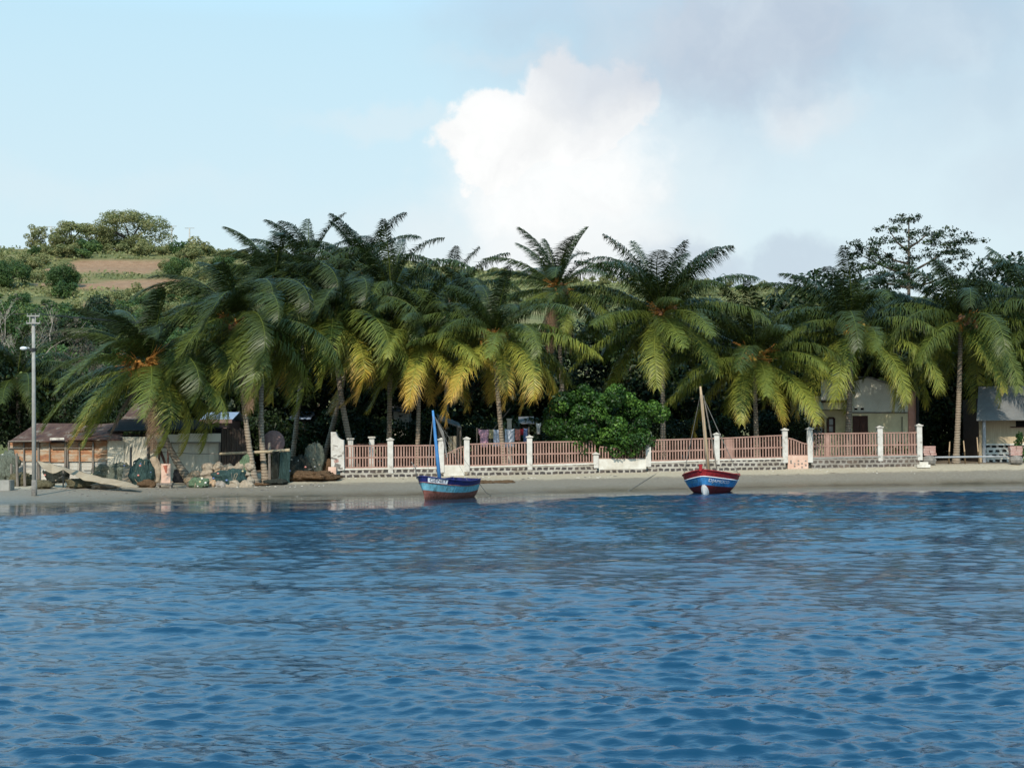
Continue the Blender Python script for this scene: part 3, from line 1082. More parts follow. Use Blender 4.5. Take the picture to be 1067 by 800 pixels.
# trees behind the shack on the left
LT = [(-8, 112, 1.05, 'dark_'), (30, 116, 1.0, ''), (62, 113, .8, ''), (98, 118, .9, ''), (128, 112, .75, ''), (165, 119, 1.0, ''), (205, 122, 1.1, '')]
for i, (px, Y, s, _) in enumerate(LT):
    tree('evergreen_tree', dense[i % 4], 'dark tree crowding behind the rusty tin shack', 'tree', stand(px, Y), s, i * 1.3, 'dark trees behind the shack')
for i, (px, Y, s) in enumerate(((75, 168, 1.35), (105, 175, 1.4), (55, 150, 1.0), (25, 185, 1.4), (-10, 190, 1.4), (95, 200, 1.5), (60, 212, 1.5), (15, 225, 1.5), (130, 190, 1.5), (165, 185, 1.5), (195, 190, 1.5), (40, 168, 1.0), (145, 215, 1.5), (-30, 225, 1.6), (110, 230, 1.3), (230, 200, 1.5))):
    tree('broadleaf_tree', midt[(i * 5 + i // 3) % 4], 'green broadleaf tree on the lower slope behind the street lamp pole', 'tree', stand(px, Y), s, i * 1.9, 'green trees on the lower slope', .85)

# grey leafless trees
def bare_tree(label, px, Y, H, seed, pale, hazeleaf=1800):
    g = random.Random(seed)
    b = stand(px, Y)
    e = thing('bare_tree', label, 'tree', b)
    mb = MB()
    tips = []

    def branch(p, d, ln, r, depth):
        q = p + d * ln
        mb.tube([p, p.lerp(q, .5) + Vector((g.uniform(-.1, .1), g.uniform(-.1, .1), g.uniform(-.05, .1))) * ln, q], [r, r * .8, r * .6], 6, cap=False)
        tips.append(q)
        if depth == 0:
            return
        for _ in range(3 if depth > 1 else 4):
            d2 = (d + Vector((g.uniform(-.9, .9), g.uniform(-.9, .9), g.uniform(-.2, .6)))).normalized()
            branch(q, d2, ln * g.uniform(.6, .85), r * .55, depth - 1)
    branch(b - Vector((0, 0, .2)), Vector((.25, 0, 1)).normalized(), H * .33, .2, 4)
    mb.build('trunk', M['pale_bark'] if pale else M['bark'], e)
    cl = [((t - b)[:], (.5, .5, .4)) for t in tips[::2]]
    me = crown_mesh('crown', cl, hazeleaf, .22, seed, smin=.2)
    me.materials.append(M['grey_leaf'])
    link('crown', me, [], e)
    return e


bare_tree('leafless tree with forked pale limbs at the left edge', 2, 124, 15.0, 2, True, 900)
bare_tree('grey twiggy tree between the street lamp pole and the leaning palm', 50, 128, 13.0, 5, False, 2600)

# hill trees and scrub
scrub = [tree_proto('crown', clumps_in(11, 1.7, 1.6, 1.0, 1.2, .75, 110 + i, low=-.9), 1300, .34, ('dry_leaf', 'mid_leaf', 'dry_leaf', 'dry_leaf')[i], .5, .1, 115 + i) for i in range(4)]
dome = tree_proto('crown', clumps_in(64, 9.4, 7.0, 5.0, 5.0, 1.9, 131, flat=.75, low=-.95), 16000, .42, 'dry_leaf', 2.6, .5, 132)
flat = tree_proto('crown', clumps_in(34, 5.6, 4.8, 3.6, 4.0, 1.4, 133, flat=.7, low=-.9), 8000, .40, 'dry_leaf', 2.4, .35, 134)
spiky = tree_proto('crown', clumps_in(20, 3.2, 3.0, 3.4, 4.2, 1.1, 135, low=-.8), 5000, .36, 'dry_leaf', 2.0, .3, 136)
rnd = tree_proto('crown', clumps_in(30, 4.6, 4.2, 3.4, 3.6, 1.5, 137, low=-.95), 11000, .38, 'mid_leaf', 1.5, .35, 138)
tree('dome_tree', dome, 'broad dome-crowned tree, largest on the left hilltop', 'tree', ground(136, 260.5, 300), 1.35, .3, None, .78)
tree('flat_tree', flat, 'flat-topped tree between the left hilltop power pole and the dome-crowned tree', 'tree', ground(74, 260.5, 300), 1.4, 1, None, .85)
tree('spiky_tree', spiky, 'scraggy pointed tree left of the left hilltop power pole', 'tree', ground(38, 261, 300), 1.0, 1)
tree('flat_tree', flat, 'spreading low tree joining the left side of the dome-crowned hilltop tree', 'tree', ground(103, 260.5, 300), 1.2, 2.2, None, .8)
tree('hill_tree', rnd, 'round dark green tree alone below the hilltop, left of the brown fields', 'tree', ground(66, 301, 220), .82, 2)
tree('hill_tree', rnd, 'dark round tree on the hillside at the left edge', 'tree', ground(8, 300, 220), .95, 4)
tree('hill_tree', rnd, 'green bushy tree at the right end of the brown hill fields', 'tree', ground(186, 290, 220), .75, 5)
tree('dome_tree', dome, 'olive tree on the ridge between the fifth and sixth palm tops', 'tree', ground(424, 270, 300), .55, 2)
tree('spiky_tree', spiky, 'small tree standing on the ridge left of the tall ragged palm', 'tree', ground(470, 273, 300), .8, 3)
hs = random.Random(21)
n_s = 0
tries = 0
while n_s < 285 and tries < 4000:
    tries += 1
    px = hs.choice([hs.uniform(-20, 235), hs.uniform(-20, 235), hs.uniform(235, 860)])
    if px < 235:
        Y = hs.uniform(225, 418)
    else:
        Y = hs.uniform(370, 422)
    p = stand(px, Y)
    if max(in_field(np.full(3, p.x), p.y + np.array([0., 7., 14.]))) > .15:
        continue
    k = hs.choice([0, 0, 2, 3, 1])
    if px < 70 and Y < 300:
        k = 1
    tree('hill_shrub', scrub[k], 'olive scrub bush dotted over the hillside', 'shrub', p, hs.uniform(.5, 1.45) * (1 + (Y - 225) / 500) * (1 if px < 235 else .7), hs.uniform(0, 6.2), 'scrub bushes on the hill', hs.uniform(.7, 1.1))
    n_s += 1

# low scrub over the slopes: nobody could count it
gs = np.random.default_rng(77)
ns_ = 110000
Yc = 215 + 210 * gs.uniform(0, 1, ns_) ** .75
Xc = gs.uniform(-.46, .46, ns_) * Yc
ok = (in_field(Xc, Yc) < .25) & ((wob(Xc, Yc, .12, 41) + .9 * wob(Xc, Yc, .45, 42) + gs.normal(0, .25, ns_)) > -.12) & ~((Xc > -.2 * Yc) & (Yc < 350))
Xc, Yc = Xc[ok], Yc[ok]
ns_ = len(Xc)
Zc = height(Xc, Yc) + gs.uniform(.05, 1.0, ns_) ** 1.3 * (.6 + .7 * np.clip(wob(Xc, Yc, .3, 43) + .4, 0, 1))
Pc = np.stack([Xc, Yc, Zc], 1)
nr = gs.normal(size=(ns_, 3)) + np.array([0, -.5, .9])
nr /= np.linalg.norm(nr, axis=1)[:, None]
ax = np.cross(nr, gs.normal(size=(ns_, 3)))
ax /= np.linalg.norm(ax, axis=1)[:, None]
bx_ = np.cross(nr, ax)
sz_ = gs.uniform(.25, .6, ns_)[:, None]
qd = np.stack([Pc - ax * sz_, Pc + bx_ * sz_ * .6, Pc + ax * sz_, Pc - bx_ * sz_ * .6], 1)
tn = np.clip(.45 + .5 * wob(Xc, Yc, .1, 44) + gs.normal(0, .2, ns_), 0, 1)
o = link('hill_undergrowth', np_mesh('hill_undergrowth', qd.reshape(-1, 3), np.arange(4 * ns_), np.full(ns_, 4), np.repeat(tn, 4)), M['dry_leaf'])
o['kind'] = 'stuff'
# ------------------------------------------------------------------ fence
def section(label, px0, px1, posts, gates=(), st='stone', tall=()):
    """one run of fence: stone base, pink pickets, white posts"""
    org = fence_pt((px0 + px1) / 2, 'base')
    e = thing('picket_fence', label, 'fence', org, 'pink fence runs along the beach')
    th = .34
    n = max(2, int((px1 - px0) / 12))
    wb = MB()
    cp = MB()
    pxs = np.linspace(px0, px1, n + 1)
    for a, b in zip(pxs[:-1], pxs[1:]):
        A, B = fence_pt(a, 'base'), fence_pt(b, 'base')
        A2, B2 = fence_pt(a, 'top'), fence_pt(b, 'top')
        d = Vector((0, th / 2, 0))
        lo = Vector((0, 0, -.35))
        wb.hexa([A - d + lo, B - d + lo, B + d + lo, A + d + lo, A2 - d, B2 - d, B2 + d, A2 + d])
        k = Vector((0, 0, .004))
        dd = Vector((0, th / 2 + .03, 0))
        hh = Vector((0, 0, .1))
        cp.hexa([A2 - dd + k, B2 - dd + k, B2 + dd + k, A2 + dd + k, A2 - dd + hh, B2 - dd + hh, B2 + dd + hh, A2 + dd + hh])
    wb.build('stone_base', M[st], e)
    cp.build('coping', M['plaster'] if st == 'stone' else M['concrete'], e)
    edges = sorted([px0] + [p for p, _ in posts if px0 + 3 < p < px1 - 3] + [px1])
    for a, b in zip(edges[:-1], edges[1:]):
        pickets(a + 2.2, b - 2.2, None, e)
    for p, ty in posts:
        post(p, ty, e)
    return e


def post(p, ty, e, w=.36):
    A, T = fence_pt(p, 'base'), at(p, ty, fence_Y(p))
    z0 = fence_pt(p, 'top').z
    mb = MB()
    mb.hexa([Vector((A.x + sx * w / 2, A.y + sy * w / 2 - .02, z)) for z in (z0 - .25, T.z - .16) for sx, sy in ((-1, -1), (1, -1), (1, 1), (-1, 1))])
    o = mb.build('post', M['white_paint'], e)
    c = MB()
    c.box((A.x, A.y - .02, T.z - .12), (w + .14, w + .14, .075))
    z = T.z - .08
    s_ = (w + .02) / 2
    c.add([(A.x - s_, A.y - .02 - s_, z), (A.x + s_, A.y - .02 - s_, z), (A.x + s_, A.y - .02 + s_, z), (A.x - s_, A.y - .02 + s_, z), (A.x, A.y - .02, T.z + .02)], [(0, 1, 4), (1, 2, 4), (2, 3, 4), (3, 0, 4), (3, 2, 1, 0)])
    c.build('cap', M['cap_paint'], o)
    return o


def pickets(a, b, topf, e, low=None, name='picket_panel', step=3.0, pad=0):
    """pink concrete pickets between the pixel columns a and b"""
    mb = MB()
    n = max(2, int(round((b - a) / step)))
    g = random.Random(int(a * 7))
    tops = []
    for i in range(n + 1):
        p = a + (b - a) * i / n
        Yp = fence_Y(p)
        z0 = fence_pt(p, 'top').z + .1
        if low:
            z0 = at(p, low, Yp).z
        T = at(p, topf(p) if topf else np.interp(p, WB_PX, RT_PY), Yp)
        tops.append((Vector((T.x, T.y, z0)), T))
        thick = g.uniform(.075, .095) if g.random() < .975 or topf else .26
        mb.hexa([Vector((T.x + sx * thick / 2, T.y + sy * .06, z)) for z in (z0 + .005, T.z - .07) for sx, sy in ((-1, -1), (1, -1), (1, 1), (-1, 1))])
    for (A0, T0), (A1, T1) in zip(tops[:-1], tops[1:]):
        for f0, hh, dd in ((1.0, .09, .15), (.47, .1, .14), (.03, .09, .14)):
            if topf and f0 == .47:
                continue
            p0, p1 = A0.lerp(T0, f0), A1.lerp(T1, f0)
            h_ = Vector((0, 0, hh / 2))
            d = Vector((0, dd / 2, 0))
            mb.hexa([p0 - d - h_, p1 - d - h_, p1 + d - h_, p0 + d - h_, p0 - d + h_, p1 - d + h_, p1 + d + h_, p0 + d + h_])
    return mb.build(name, M['pink_paint'], e)


s1 = section('pink picket fence run behind the blue boat, ending at the white scroll-topped pillar', 355, 461, [(407, 456), (460, 456)])
# scroll-topped end pillar
Yp = fence_Y(352)
prof = [(345.6, 491.5), (359.2, 489.5), (358.6, 458.5), (355.2, 457.6), (352.6, 455.6), (351.2, 452.6), (350.2, 450), (345.2, 450)]
MB().prism([at(x, y, Yp) for x, y in prof], (0, -.26, 0), (0, .26, 0)).build('end_pillar', M['white_paint'], s1)['label'] = 'tall white end pillar with a scroll top and flaking marks'
mk = MB()
for x, y, w, h, in ((348.5, 477.5, .38, .12), (351, 480.2, .3, .2), (354.5, 475, .3, .1), (352, 485.5, .4, .32), (350, 464.5, .35, .05), (356, 488, .2, .12), (349.5, 474.5, .22, .06)):
    q = at(x, y, Yp)
    mk.box((q.x, Yp - .262, q.z), (w, .008, h), rot=Matrix.Rotation(.3 * math.sin(x * 9), 3, 'Y'), mi=1 if 479 < y < 481 else 0)
mk.build('graffiti', [M['rubble'], M['brick_pink']], s1)
q = fence_pt(347.5, 'base')
MB().box((q.x, q.y - .55, q.z + .28), (.5, .4, .85)).build('pillar_footing', M['pink_plaster'], s1)

s2 = section('longest pink picket fence run, from the boat mast to the round bush', 487, 622, [(486.6, 455), (552, 453.3), (621, 471)])
s3 = section('pink picket fence run behind the red and blue boat', 675, 818, [(675.5, 452), (747, 450.6), (818, 446)])
s4 = section('pink picket fence run in front of the cream house, low wall of reddish stones', 845, 958, [(844, 445), (917, 443.4), (958, 441.5)], st='stone_grey')


def gate(label, px0, px1, topf, low, lowm):
    org = fence_pt((px0 + px1) / 2, 'base')
    e = thing('garden_gate', label, 'gate', org, 'gates in the pink fence')
    A, B = at(px0, low, fence_Y(px0)), at(px1, low, fence_Y(px1))
    a, b = fence_pt(px0, 'base'), fence_pt(px1, 'base')
    z1 = .3 if lowm == 'stone' else -.1
    mb = MB()
    d = Vector((0, .13, 0))
    dz = Vector((0, 0, -.12 if lowm != 'plaster2' else .22))
    mb.hexa([a - d + dz, b - d + dz, b + d + dz, a + d + dz, A - d, B - d, B + d, A + d])
    mb.build('lower_panel', M['plaster'] if lowm != 'pink' else M['pink_plaster'], e)
    if lowm == 'plaster2':
        mb = MB()
        d = Vector((0, .16, 0))
        lo, hi = Vector((0, 0, -.35)), Vector((0, 0, .215))
        mb.hexa([a - d + lo, b - d + lo, b + d + lo, a + d + lo, a - d + hi, b - d + hi, b + d + hi, a + d + hi]).build('sill', M['stone'], e)
    if lowm == 'pink':
        mb = MB()
        for k in range(5):
            q = at(px0 + 3 + k * (px1 - px0 - 6) / 4, (low + np.interp(px0, WB_PX, WB_PY)) / 2 + (1.6 if k % 2 else -1.2), fence_Y(px0))
            mb.box((q.x, q.y - .14 - .1, q.z), (.11, .03, .11))
        mb.build('ornament', M['rubble'], e)
    pickets(px0 + .8, px1 - .8, topf, e, low + .3, 'gate_grille', 2.9)
    return e


sm = lambda t: t * t * (3 - 2 * t)
gate('swooping pink gate between two white posts just right of the blue boat mast', 462.5, 484, lambda p: 473 - 7.8 * sm((p - 462.5) / 21.5), 484.5, 'plaster')
gate('wide swooping pink gate on a plain white panel at the edge of the round bush', 624, 673.2, lambda p: 467 - 1.5 * math.cos((p - 624) / 10) if p < 648 else 467.4 - 8.2 * sm((p - 648) / 25), 478, 'plaster2')
gate('narrow pink garden gate dipping to the right, by the cream house', 820.5, 841.8, lambda p: 456.5 + 6 * sm((p - 820.5) / 21), 474.5, 'pink')

# white posts of an inner wall behind the first fence run
for px, py in ((365.5, 458), (387.5, 456.5)):
    q = at(px, py, 97)
    b = stand(px, 97)
    e = thing('gate_post', 'short white capped post behind the pink pickets, ' + ('beside a palm trunk' if px < 370 else 'left of the first fence post'), 'post', b, 'white posts inside the yard')
    MB().box((q.x, 97, (b.z - .3 + q.z) / 2), (.34, .34, q.z - b.z + .3)).build('shaft', M['white_paint'], e)
    MB().box((q.x, 97, q.z + .06), (.5, .5, .11)).build('cap', M['cap_paint'], e)
a, b_ = at(360, 463, 97.3), at(404, 462.5, 97.3)
mb = MB().bar(a, b_, .1, .1)
for px in (361, 375, 390, 403):
    t_ = at(px, 463, 97.3)
    mb.bar(stand(px, 97.3) - Vector((0, 0, .1)), t_, .09, .09)
tag(mb.build('inner_rail', M['dark_wood'], origin=stand(382, 97.3)), 'dark brown rail running behind the first fence run', 'railing')


# ------------------------------------------------------------------ boats
class Hull:
    def __init__(s, Ln, B, bow_z, mid_z, stern_z, keel, heading, pos, stern_w=.72, rake=.5, heel=0):
        s.__dict__.update(Ln=Ln, B=B, bow_z=bow_z, mid_z=mid_z, stern_z=stern_z, keel=keel, stern_w=stern_w, rake=rake)
        s.mx = Matrix.Translation(pos) @ Matrix.Rotation(heading, 4, 'Z') @ Matrix.Rotation(heel, 4, 'Y')

    def p(s, t, v, side, out=0.0):
        """t 0 stem .. 1 stern, v 0 keel .. 1 gunwale; the bow points to local -Y"""
        sheer = s.mid_z + (s.bow_z - s.mid_z) * max(0, 1 - t / .62) ** 1.7 + (s.stern_z - s.mid_z) * max(0, (t - .62) / .38) ** 2
        kz = s.keel + .12 * (1 - min(1, t / .3)) ** 2 + .12 * max(0, (t - .6) / .4) ** 2
        q = min(1, t / .42)
        w = s.B / 2 * (math.sin(q * math.pi / 2) ** .72) * (1 - (1 - s.stern_w) * max(0, (t - .42) / .58) ** 1.8)
        pw = .30 + .50 * (1 - min(1, t / .32))
        hw = w * (max(v, 0) ** pw) * (1 - .12 * max(0, v - .7) ** 2)
        y = t * s.Ln - s.rake * v * (1 - t) ** 3 - .1 * v * t ** 6
        z = kz + (sheer - kz) * v
        P_ = Vector((side * (hw + out), y - out * (1 - t) ** 2, z))
        return s.mx @ P_

    def build_hull(s, e, bands, mats, nt=26):
        vs = sorted(set([0] + [b for b, _ in bands] + list(np.linspace(0, 1, 13))))
        mb = MB()
        for side in (-1, 1):
            for i in range(nt):
                for j in range(len(vs) - 1):
                    t0, t1 = (i / nt) ** 1.4, ((i + 1) / nt) ** 1.4
                    vm = (vs[j] + vs[j + 1]) / 2
                    mi = next(m_ for b, m_ in bands if vm < b)
                    q = [s.p(t0, vs[j], side), s.p(t1, vs[j], side), s.p(t1, vs[j + 1], side), s.p(t0, vs[j + 1], side)]
                    mb.add(q, [(0, 1, 2, 3) if side > 0 else (3, 2, 1, 0)], mi)
        for j in range(len(vs) - 1):                       # transom
            vm = (vs[j] + vs[j + 1]) / 2
            mi = next(m_ for b, m_ in bands if vm < b)
            mb.add([s.p(1, vs[j], -1), s.p(1, vs[j], 1), s.p(1, vs[j + 1], 1), s.p(1, vs[j + 1], -1)], [(0, 1, 2, 3)], mi)
        mb.build('hull', mats, e, smooth=False)

    def inside(s, e, m):
        mb = MB()
        nt = 14
        for i in range(nt):
            t0, t1 = .02 + .97 * i / nt, .02 + .97 * (i + 1) / nt
            mb.add([s.p(t0, .74, -1, -.03), s.p(t0, .74, 1, -.03), s.p(t1, .74, 1, -.03), s.p(t1, .74, -1, -.03)], [(0, 1, 2, 3)])
        mb.build('deck', m, e)

    def strip(s, e, name, v, r, m, sides=(-1, 1)):
        mb = MB()
        for side in sides:
            mb.tube([s.p(t, v, side, .012) for t in np.linspace(0, 1, 24) ** 1.3], r, 6)
        mb.build(name, m, e)

    def text(s, e, body, side, t0, t1, v0, v1, m, plate=None):
        c = bpy.data.curves.new('lettering', 'FONT')
        c.body = body
        c.size = 1
        o = bpy.data.objects.new('lettering', c)
        COL.objects.link(o)
        bpy.context.view_layer.update()
        dg = bpy.context.evaluated_depsgraph_get()
        me = bpy.data.meshes.new_from_object(o.evaluated_get(dg))
        bpy.data.objects.remove(o)
        xs = [v.co.x for v in me.vertices]
        ys = [v.co.y for v in me.vertices]
        x0, x1, y0, y1 = min(xs), max(xs), min(ys), max(ys)
        org = worldloc(e)
        for v in me.vertices:
            a = (v.co.x - x0) / (x1 - x0)
            if side < 0:
                a = 1 - a
            b = (v.co.y - y0) / (y1 - y0)
            v.co = s.p(t0 + (t1 - t0) * a, v0 + (v1 - v0) * b, side, .022) - org
        link('lettering', me, m, e)
        if plate:
            mb = MB()
            pt, pv = (t1 - t0) * .08, (v1 - v0) * .28
            n = 8
            for k in range(n):
                a, b = t0 - pt + (t1 - t0 + 2 * pt) * k / n, t0 - pt + (t1 - t0 + 2 * pt) * (k + 1) / n
                q = [s.p(a, v0 - pv, side, .012), s.p(b, v0 - pv, side, .012), s.p(b, v1 + pv, side, .012), s.p(a, v1 + pv, side, .012)]
                mb.add(q, [(0, 1, 2, 3) if side > 0 else (3, 2, 1, 0)])
            mb.build('name_plate', plate, e)


def mast(e, a, b, r, m):
    a, b = Vector(a), Vector(b)
    MB().tube([a, a.lerp(b, .4), a.lerp(b, .85), b], [r, r * .95, r * .75, r * .5], 10).build('mast', m, e, smooth=True)


# blue boat
Y1 = 77.5
w1 = at(442.5, 520.8, Y1)
w1.z = 0
e = thing('fishing_boat', 'small blue wooden boat with turquoise band, red-brown bottom and blue mast, moored at the beach', 'boat', w1)
h1 = Hull(4.8, 2.5, 1.30, .98, 1.06, -.22, R(-27), w1, .74, .35, R(1.5))
h1.build_hull(e, [(.47, 0), (.775, 1), (1.01, 2)], [M['hull_brown'], M['sky_blue'], M['navy']])
h1.inside(e, M['dark_hull'])
h1.strip(e, 'gunwale', 1.0, .035, M['navy'])
h1.strip(e, 'rubbing_strake', .775, .02, M['hull_brown'])
h1.text(e, 'GENET', 1, .045, .20, .83, .955, M['letter_dark'], M['letter_white'])
h1.text(e, 'GENET', -1, .06, .22, .84, .965, M['letter_white'])
b1 = at(458.6, 496.5, Y1 + 1.6)
t1 = at(451, 427.5, Y1 + 1.6)
b1.z -= .55
mast(e, b1, t1, .105, M['mast_blue'])
mb = MB()
for pe in (h1.p(.02, 1, 1), h1.p(.5, 1, -1), h1.p(.55, 1, 1), h1.p(.9, 1, 1)):
    mb.tube([t1.lerp(b1, .05), (t1.lerp(b1, .05) + pe) / 2 + Vector((0, 0, -.06)), pe], .010, 5)
mb.build('rigging', M['rope'], e)
# furled sail hanging from a short gaff behind the mast
mb = MB()
for a, bb, r in ((.12, .62, .07), (.12, .5, .05)):
    mb.tube([t1.lerp(b1, a) + Vector((.12, .1, 0)), t1.lerp(b1, (a + bb) / 2) + Vector((.42, .2, .1)), t1.lerp(b1, bb) + Vector((.52, .25, 0))], [r * .5, r, r * .6], 7)
mb.build('furled_sail', M['rubble'], e)
q0 = h1.p(.06, 1, -1)
mb = MB().tube([q0 + Vector((-.1, .1, -.1)), at(433, 488, Y1), at(428.5, 481, Y1)], .03, 6)
mb.tube([at(433.5, 490, Y1), at(430.5, 487.5, Y1)], .02, 5).tube([at(433, 488, Y1), at(434.4, 485, Y1)], .02, 5)
mb.build('grapnel', M['rubble'], e)
a = h1.p(.98, .75, 1)
bq = ground(520, 517)
mr = MB().tube([a, a.lerp(bq, .35) + Vector((0, 0, -.28)), a.lerp(bq, .7) + Vector((0, 0, -.22)), bq], .016, 5)
tag(mr.build('mooring_rope', M['rope'], origin=bq), 'thin rope sagging from the stern of the blue boat to the sand', 'rope', 'mooring ropes')

# red boat
Y2 = 83
w2 = at(734, 514.4, Y2)
w2.z = 0
e2 = thing('fishing_boat', 'small red wooden boat with a bright blue band and a tan wooden mast', 'boat', w2)
h2 = Hull(5.7, 3.3, 1.42, .93, 1.02, -.22, R(-17), w2, .76, .4, R(-1))
h2.build_hull(e2, [(.42, 0), (.75, 1), (1.01, 2)], [M['boat_dark_red'], M['boat_blue'], M['boat_red']])
h2.inside(e2, M['dark_hull'])
h2.strip(e2, 'gunwale', 1.0, .035, M['boat_red'])
h2.strip(e2, 'white_strake', .75, .028, M['letter_white'])
h2.text(e2, 'DJAMOCO', 1, .035, .27, .52, .68, M['letter_white'])
h2.text(e2, 'DJAMOCO', -1, .07, .34, .52, .68, M['sky_blue'])
sp = h2.p(0, 1, 1)
MB().box(sp + Vector((-.1, .12, .08)), (.17, .2, .34)).box(sp + Vector((-.1, .12, .27)), (.24, .24, .07)).build('stem_head', M['boat_red'], e2)
b2 = at(738.8, 488.5, Y2 + 1.5)
t2 = at(729.8, 402.5, Y2 + 1.5)
b2.z -= .5
mast(e2, b2, t2, .115, M['tan_wood'])
mb = MB()
tt = t2.lerp(b2, .06)
for pe in (h2.p(.02, 1, 1), h2.p(.42, 1, -1), h2.p(.5, 1, 1), h2.p(.62, 1, 1), h2.p(.45, 1, -1)):
    mb.tube([tt, (tt + pe) / 2 + Vector((0, 0, -.05)), pe], .012, 5)
mb.build('rigging', M['rope'], e2)
mb = MB().tube([t2.lerp(b2, .1) + Vector((.14, .1, 0)), t2.lerp(b2, .6) + Vector((.42, .25, 0)), t2.lerp(b2, .92) + Vector((.55, .3, 0))], [.03, .05, .04], 6)
mb.build('boom', M['grey_wood'], e2)
mb = MB()
for k, (t_, v_, hh) in enumerate(((.25, .72, .2), (.35, .74, .26), (.45, .74, .2))):
    c_ = (h2.p(t_, 1, 1) + h2.p(t_, 1, -1)) / 2
    mb.box(c_ + Vector((.2, 0, -.02)), (.3, .22, hh), rz=k)
mb.build('gear', M['rubble'], e2)
# white cloth hung round the stem
mb = MB()
nn = 12
rows = []
for j in range(7):
    f = j / 6
    row = []
    for i in range(nn + 1):
        s_ = (i / nn) * 2 - 1
        side = 1 if s_ >= 0 else -1
        t_ = abs(s_) * (.001 + .10 * f) + .0005
        v_ = .42 - .40 * f + .02 * math.sin(i * 2.2)
        row.append(h2.p(t_, v_, side, .02 + .02 * f * (1 + math.sin(i * 2.4))))
    rows.append(row)
vs = [p for r in rows for p in r]
fs = [(j * (nn + 1) + i, j * (nn + 1) + i + 1, (j + 1) * (nn + 1) + i + 1, (j + 1) * (nn + 1) + i) for j in range(6) for i in range(nn)]
o = mb.add(vs, fs).build('bow_cloth', M['white_cloth'], origin=w2)
so = o.modifiers.new('thickness', 'SOLIDIFY')
so.thickness = .015
tag(o, 'white cloth hung in folds round the stem of the red boat', 'cloth')
a, bq = at(692, 470, fence_Y(692) - .6), ground(652, 513)
tag(MB().tube([a, ground(694, 490) + Vector((0, 0, .15)), ground(675, 500) + Vector((0, 0, .06)), bq], .022, 5).build('mooring_rope', M['rope'], origin=bq), 'thin dark line running down the sand left of the red boat', 'rope', 'mooring ropes')
pb_ = ground(692, 490)
tag(MB().tube([pb_ - Vector((0, 0, .2)), at(691.5, 436, pb_.y)], [.03, .02], 6).build('stake', M['grey_wood'], origin=pb_), 'thin upright pole on the sand by the fence, left of the red boat', 'pole')

# ------------------------------------------------------------------ utility pole with street lamp, wires
pg = ground(35.7, 516.5)
Yp = pg.y
e = thing('utility_pole', 'tall concrete pole with two crossarms and a street lamp before the shack', 'utility pole', pg)
pt = at(34.8, 328.5, Yp)
MB().tube([pg - Vector((0, 0, .5)), pg.lerp(pt, .5), pt], [.13, .115, .09], 10).build('shaft', M['concrete'], e, smooth=True)
MB().tube([pg - Vector((0, 0, .3)), pg + Vector((0, 0, .9))], [.165, .16], 10).build('foot', M['rubble'], e, smooth=True)
pos_ins = []
for py, w in ((329.5, .62), (337, .68)):
    c_ = at(34.8, py, Yp)
    arm = MB().box(c_ + Vector((.05, -.16, 0)), (w * 1.15, .07, .08)).build('crossarm', M['concrete'], e)
    for k in (-1, -.35, .35, 1):
        q = c_ + Vector((.05 + k * w * .55, -.16, .06))
        if py < 333 or abs(k) > .9:
            MB().tube([q, q + Vector((0, 0, .05)), q + Vector((0, 0, .09))], [.022, .024, .012], 6).build('insulator', M['concrete'], arm)
            pos_ins.append(q + Vector((0, 0, .08)))
MB().box(at(32.0, 333.2, Yp) + Vector((0, -.15, 0)), (.05, .05, .42)).box(at(37.8, 333.2, Yp) + Vector((0, -.15, 0)), (.05, .05, .42)).build('arm_brace', M['concrete'], e)
la = at(34, 364.5, Yp)
lh = at(26, 362.5, Yp)
lamp = MB().tube([la, (la + lh) / 2 + Vector((0, 0, .05)), lh + Vector((.15, 0, .02))], .035, 7).build('lamp_arm', M['galv'], e)
MB().ball(lh + Vector((-.06, -.05, -.03)), (.22, .13, .11), 12, 8).build('lamp_head', M['lamp_white'], lamp, smooth=True)
MB().tube([la + Vector((0, 0, -.08)), la + Vector((0, 0, .1))], .185, 10).build('band', M['wire'], e)
for i, (q, lab) in enumerate(zip(pos_ins[:4:1], ('outermost left', 'left inner', 'right inner', 'outermost right'))):
    far1 = q + Vector((-40, 6, .3))
    far2 = q + Vector((26, 44, 1.2))
    m1, m2 = q.lerp(far1, .5) - Vector((0, 0, .5)), q.lerp(far2, .5) - Vector((0, 0, .6))
    tag(MB().tube([far1, m1, q, m2, far2], .009, 5).build('power_line', M['wire'], origin=q), 'thin power line strung from the crossarm of the concrete pole', 'wire', 'power lines from the concrete pole')

# poles on the ridge
for px, py0, py1, lab in ((53.2, 259, 236, 'pale power pole standing between the scraggy tree and flat-topped tree on the ridge'),
                          (179, 258.5, 235.5, 'pale power pole right of the dome-crowned tree on the ridge'),
                          (197.5, 256, 237.5, 'farthest pale power pole, beside the first tall palm top')):
    b = ground(px, py0, 300)
    t_ = at(px, py1, b.y)
    e = thing('power_pole', lab, 'utility pole', b, 'power poles on the ridge')
    MB().tube([b - Vector((0, 0, .3)), t_], [.32, .2], 7).build('shaft', M['white_paint'], e)
    MB().bar(t_ + Vector((-1.5, 0, -.1)), t_ + Vector((1.5, 0, -.1)), .14, .14).build('crossarm', M['concrete'], e)
for px0, px1, lab in ((146, 160, 'low white wall at the foot of the dome-crowned tree on the ridge'), (172, 190, 'low white wall under the ridge power pole')):
    a, b = ground(px0, 258.8, 300), ground(px1, 258.4, 300)
    tag(MB().bar(a + Vector((0, -2, .5)), b + Vector((0, -2, .5)), .6, .3).build('white_wall', M['white_paint'], origin=a), lab, 'wall')


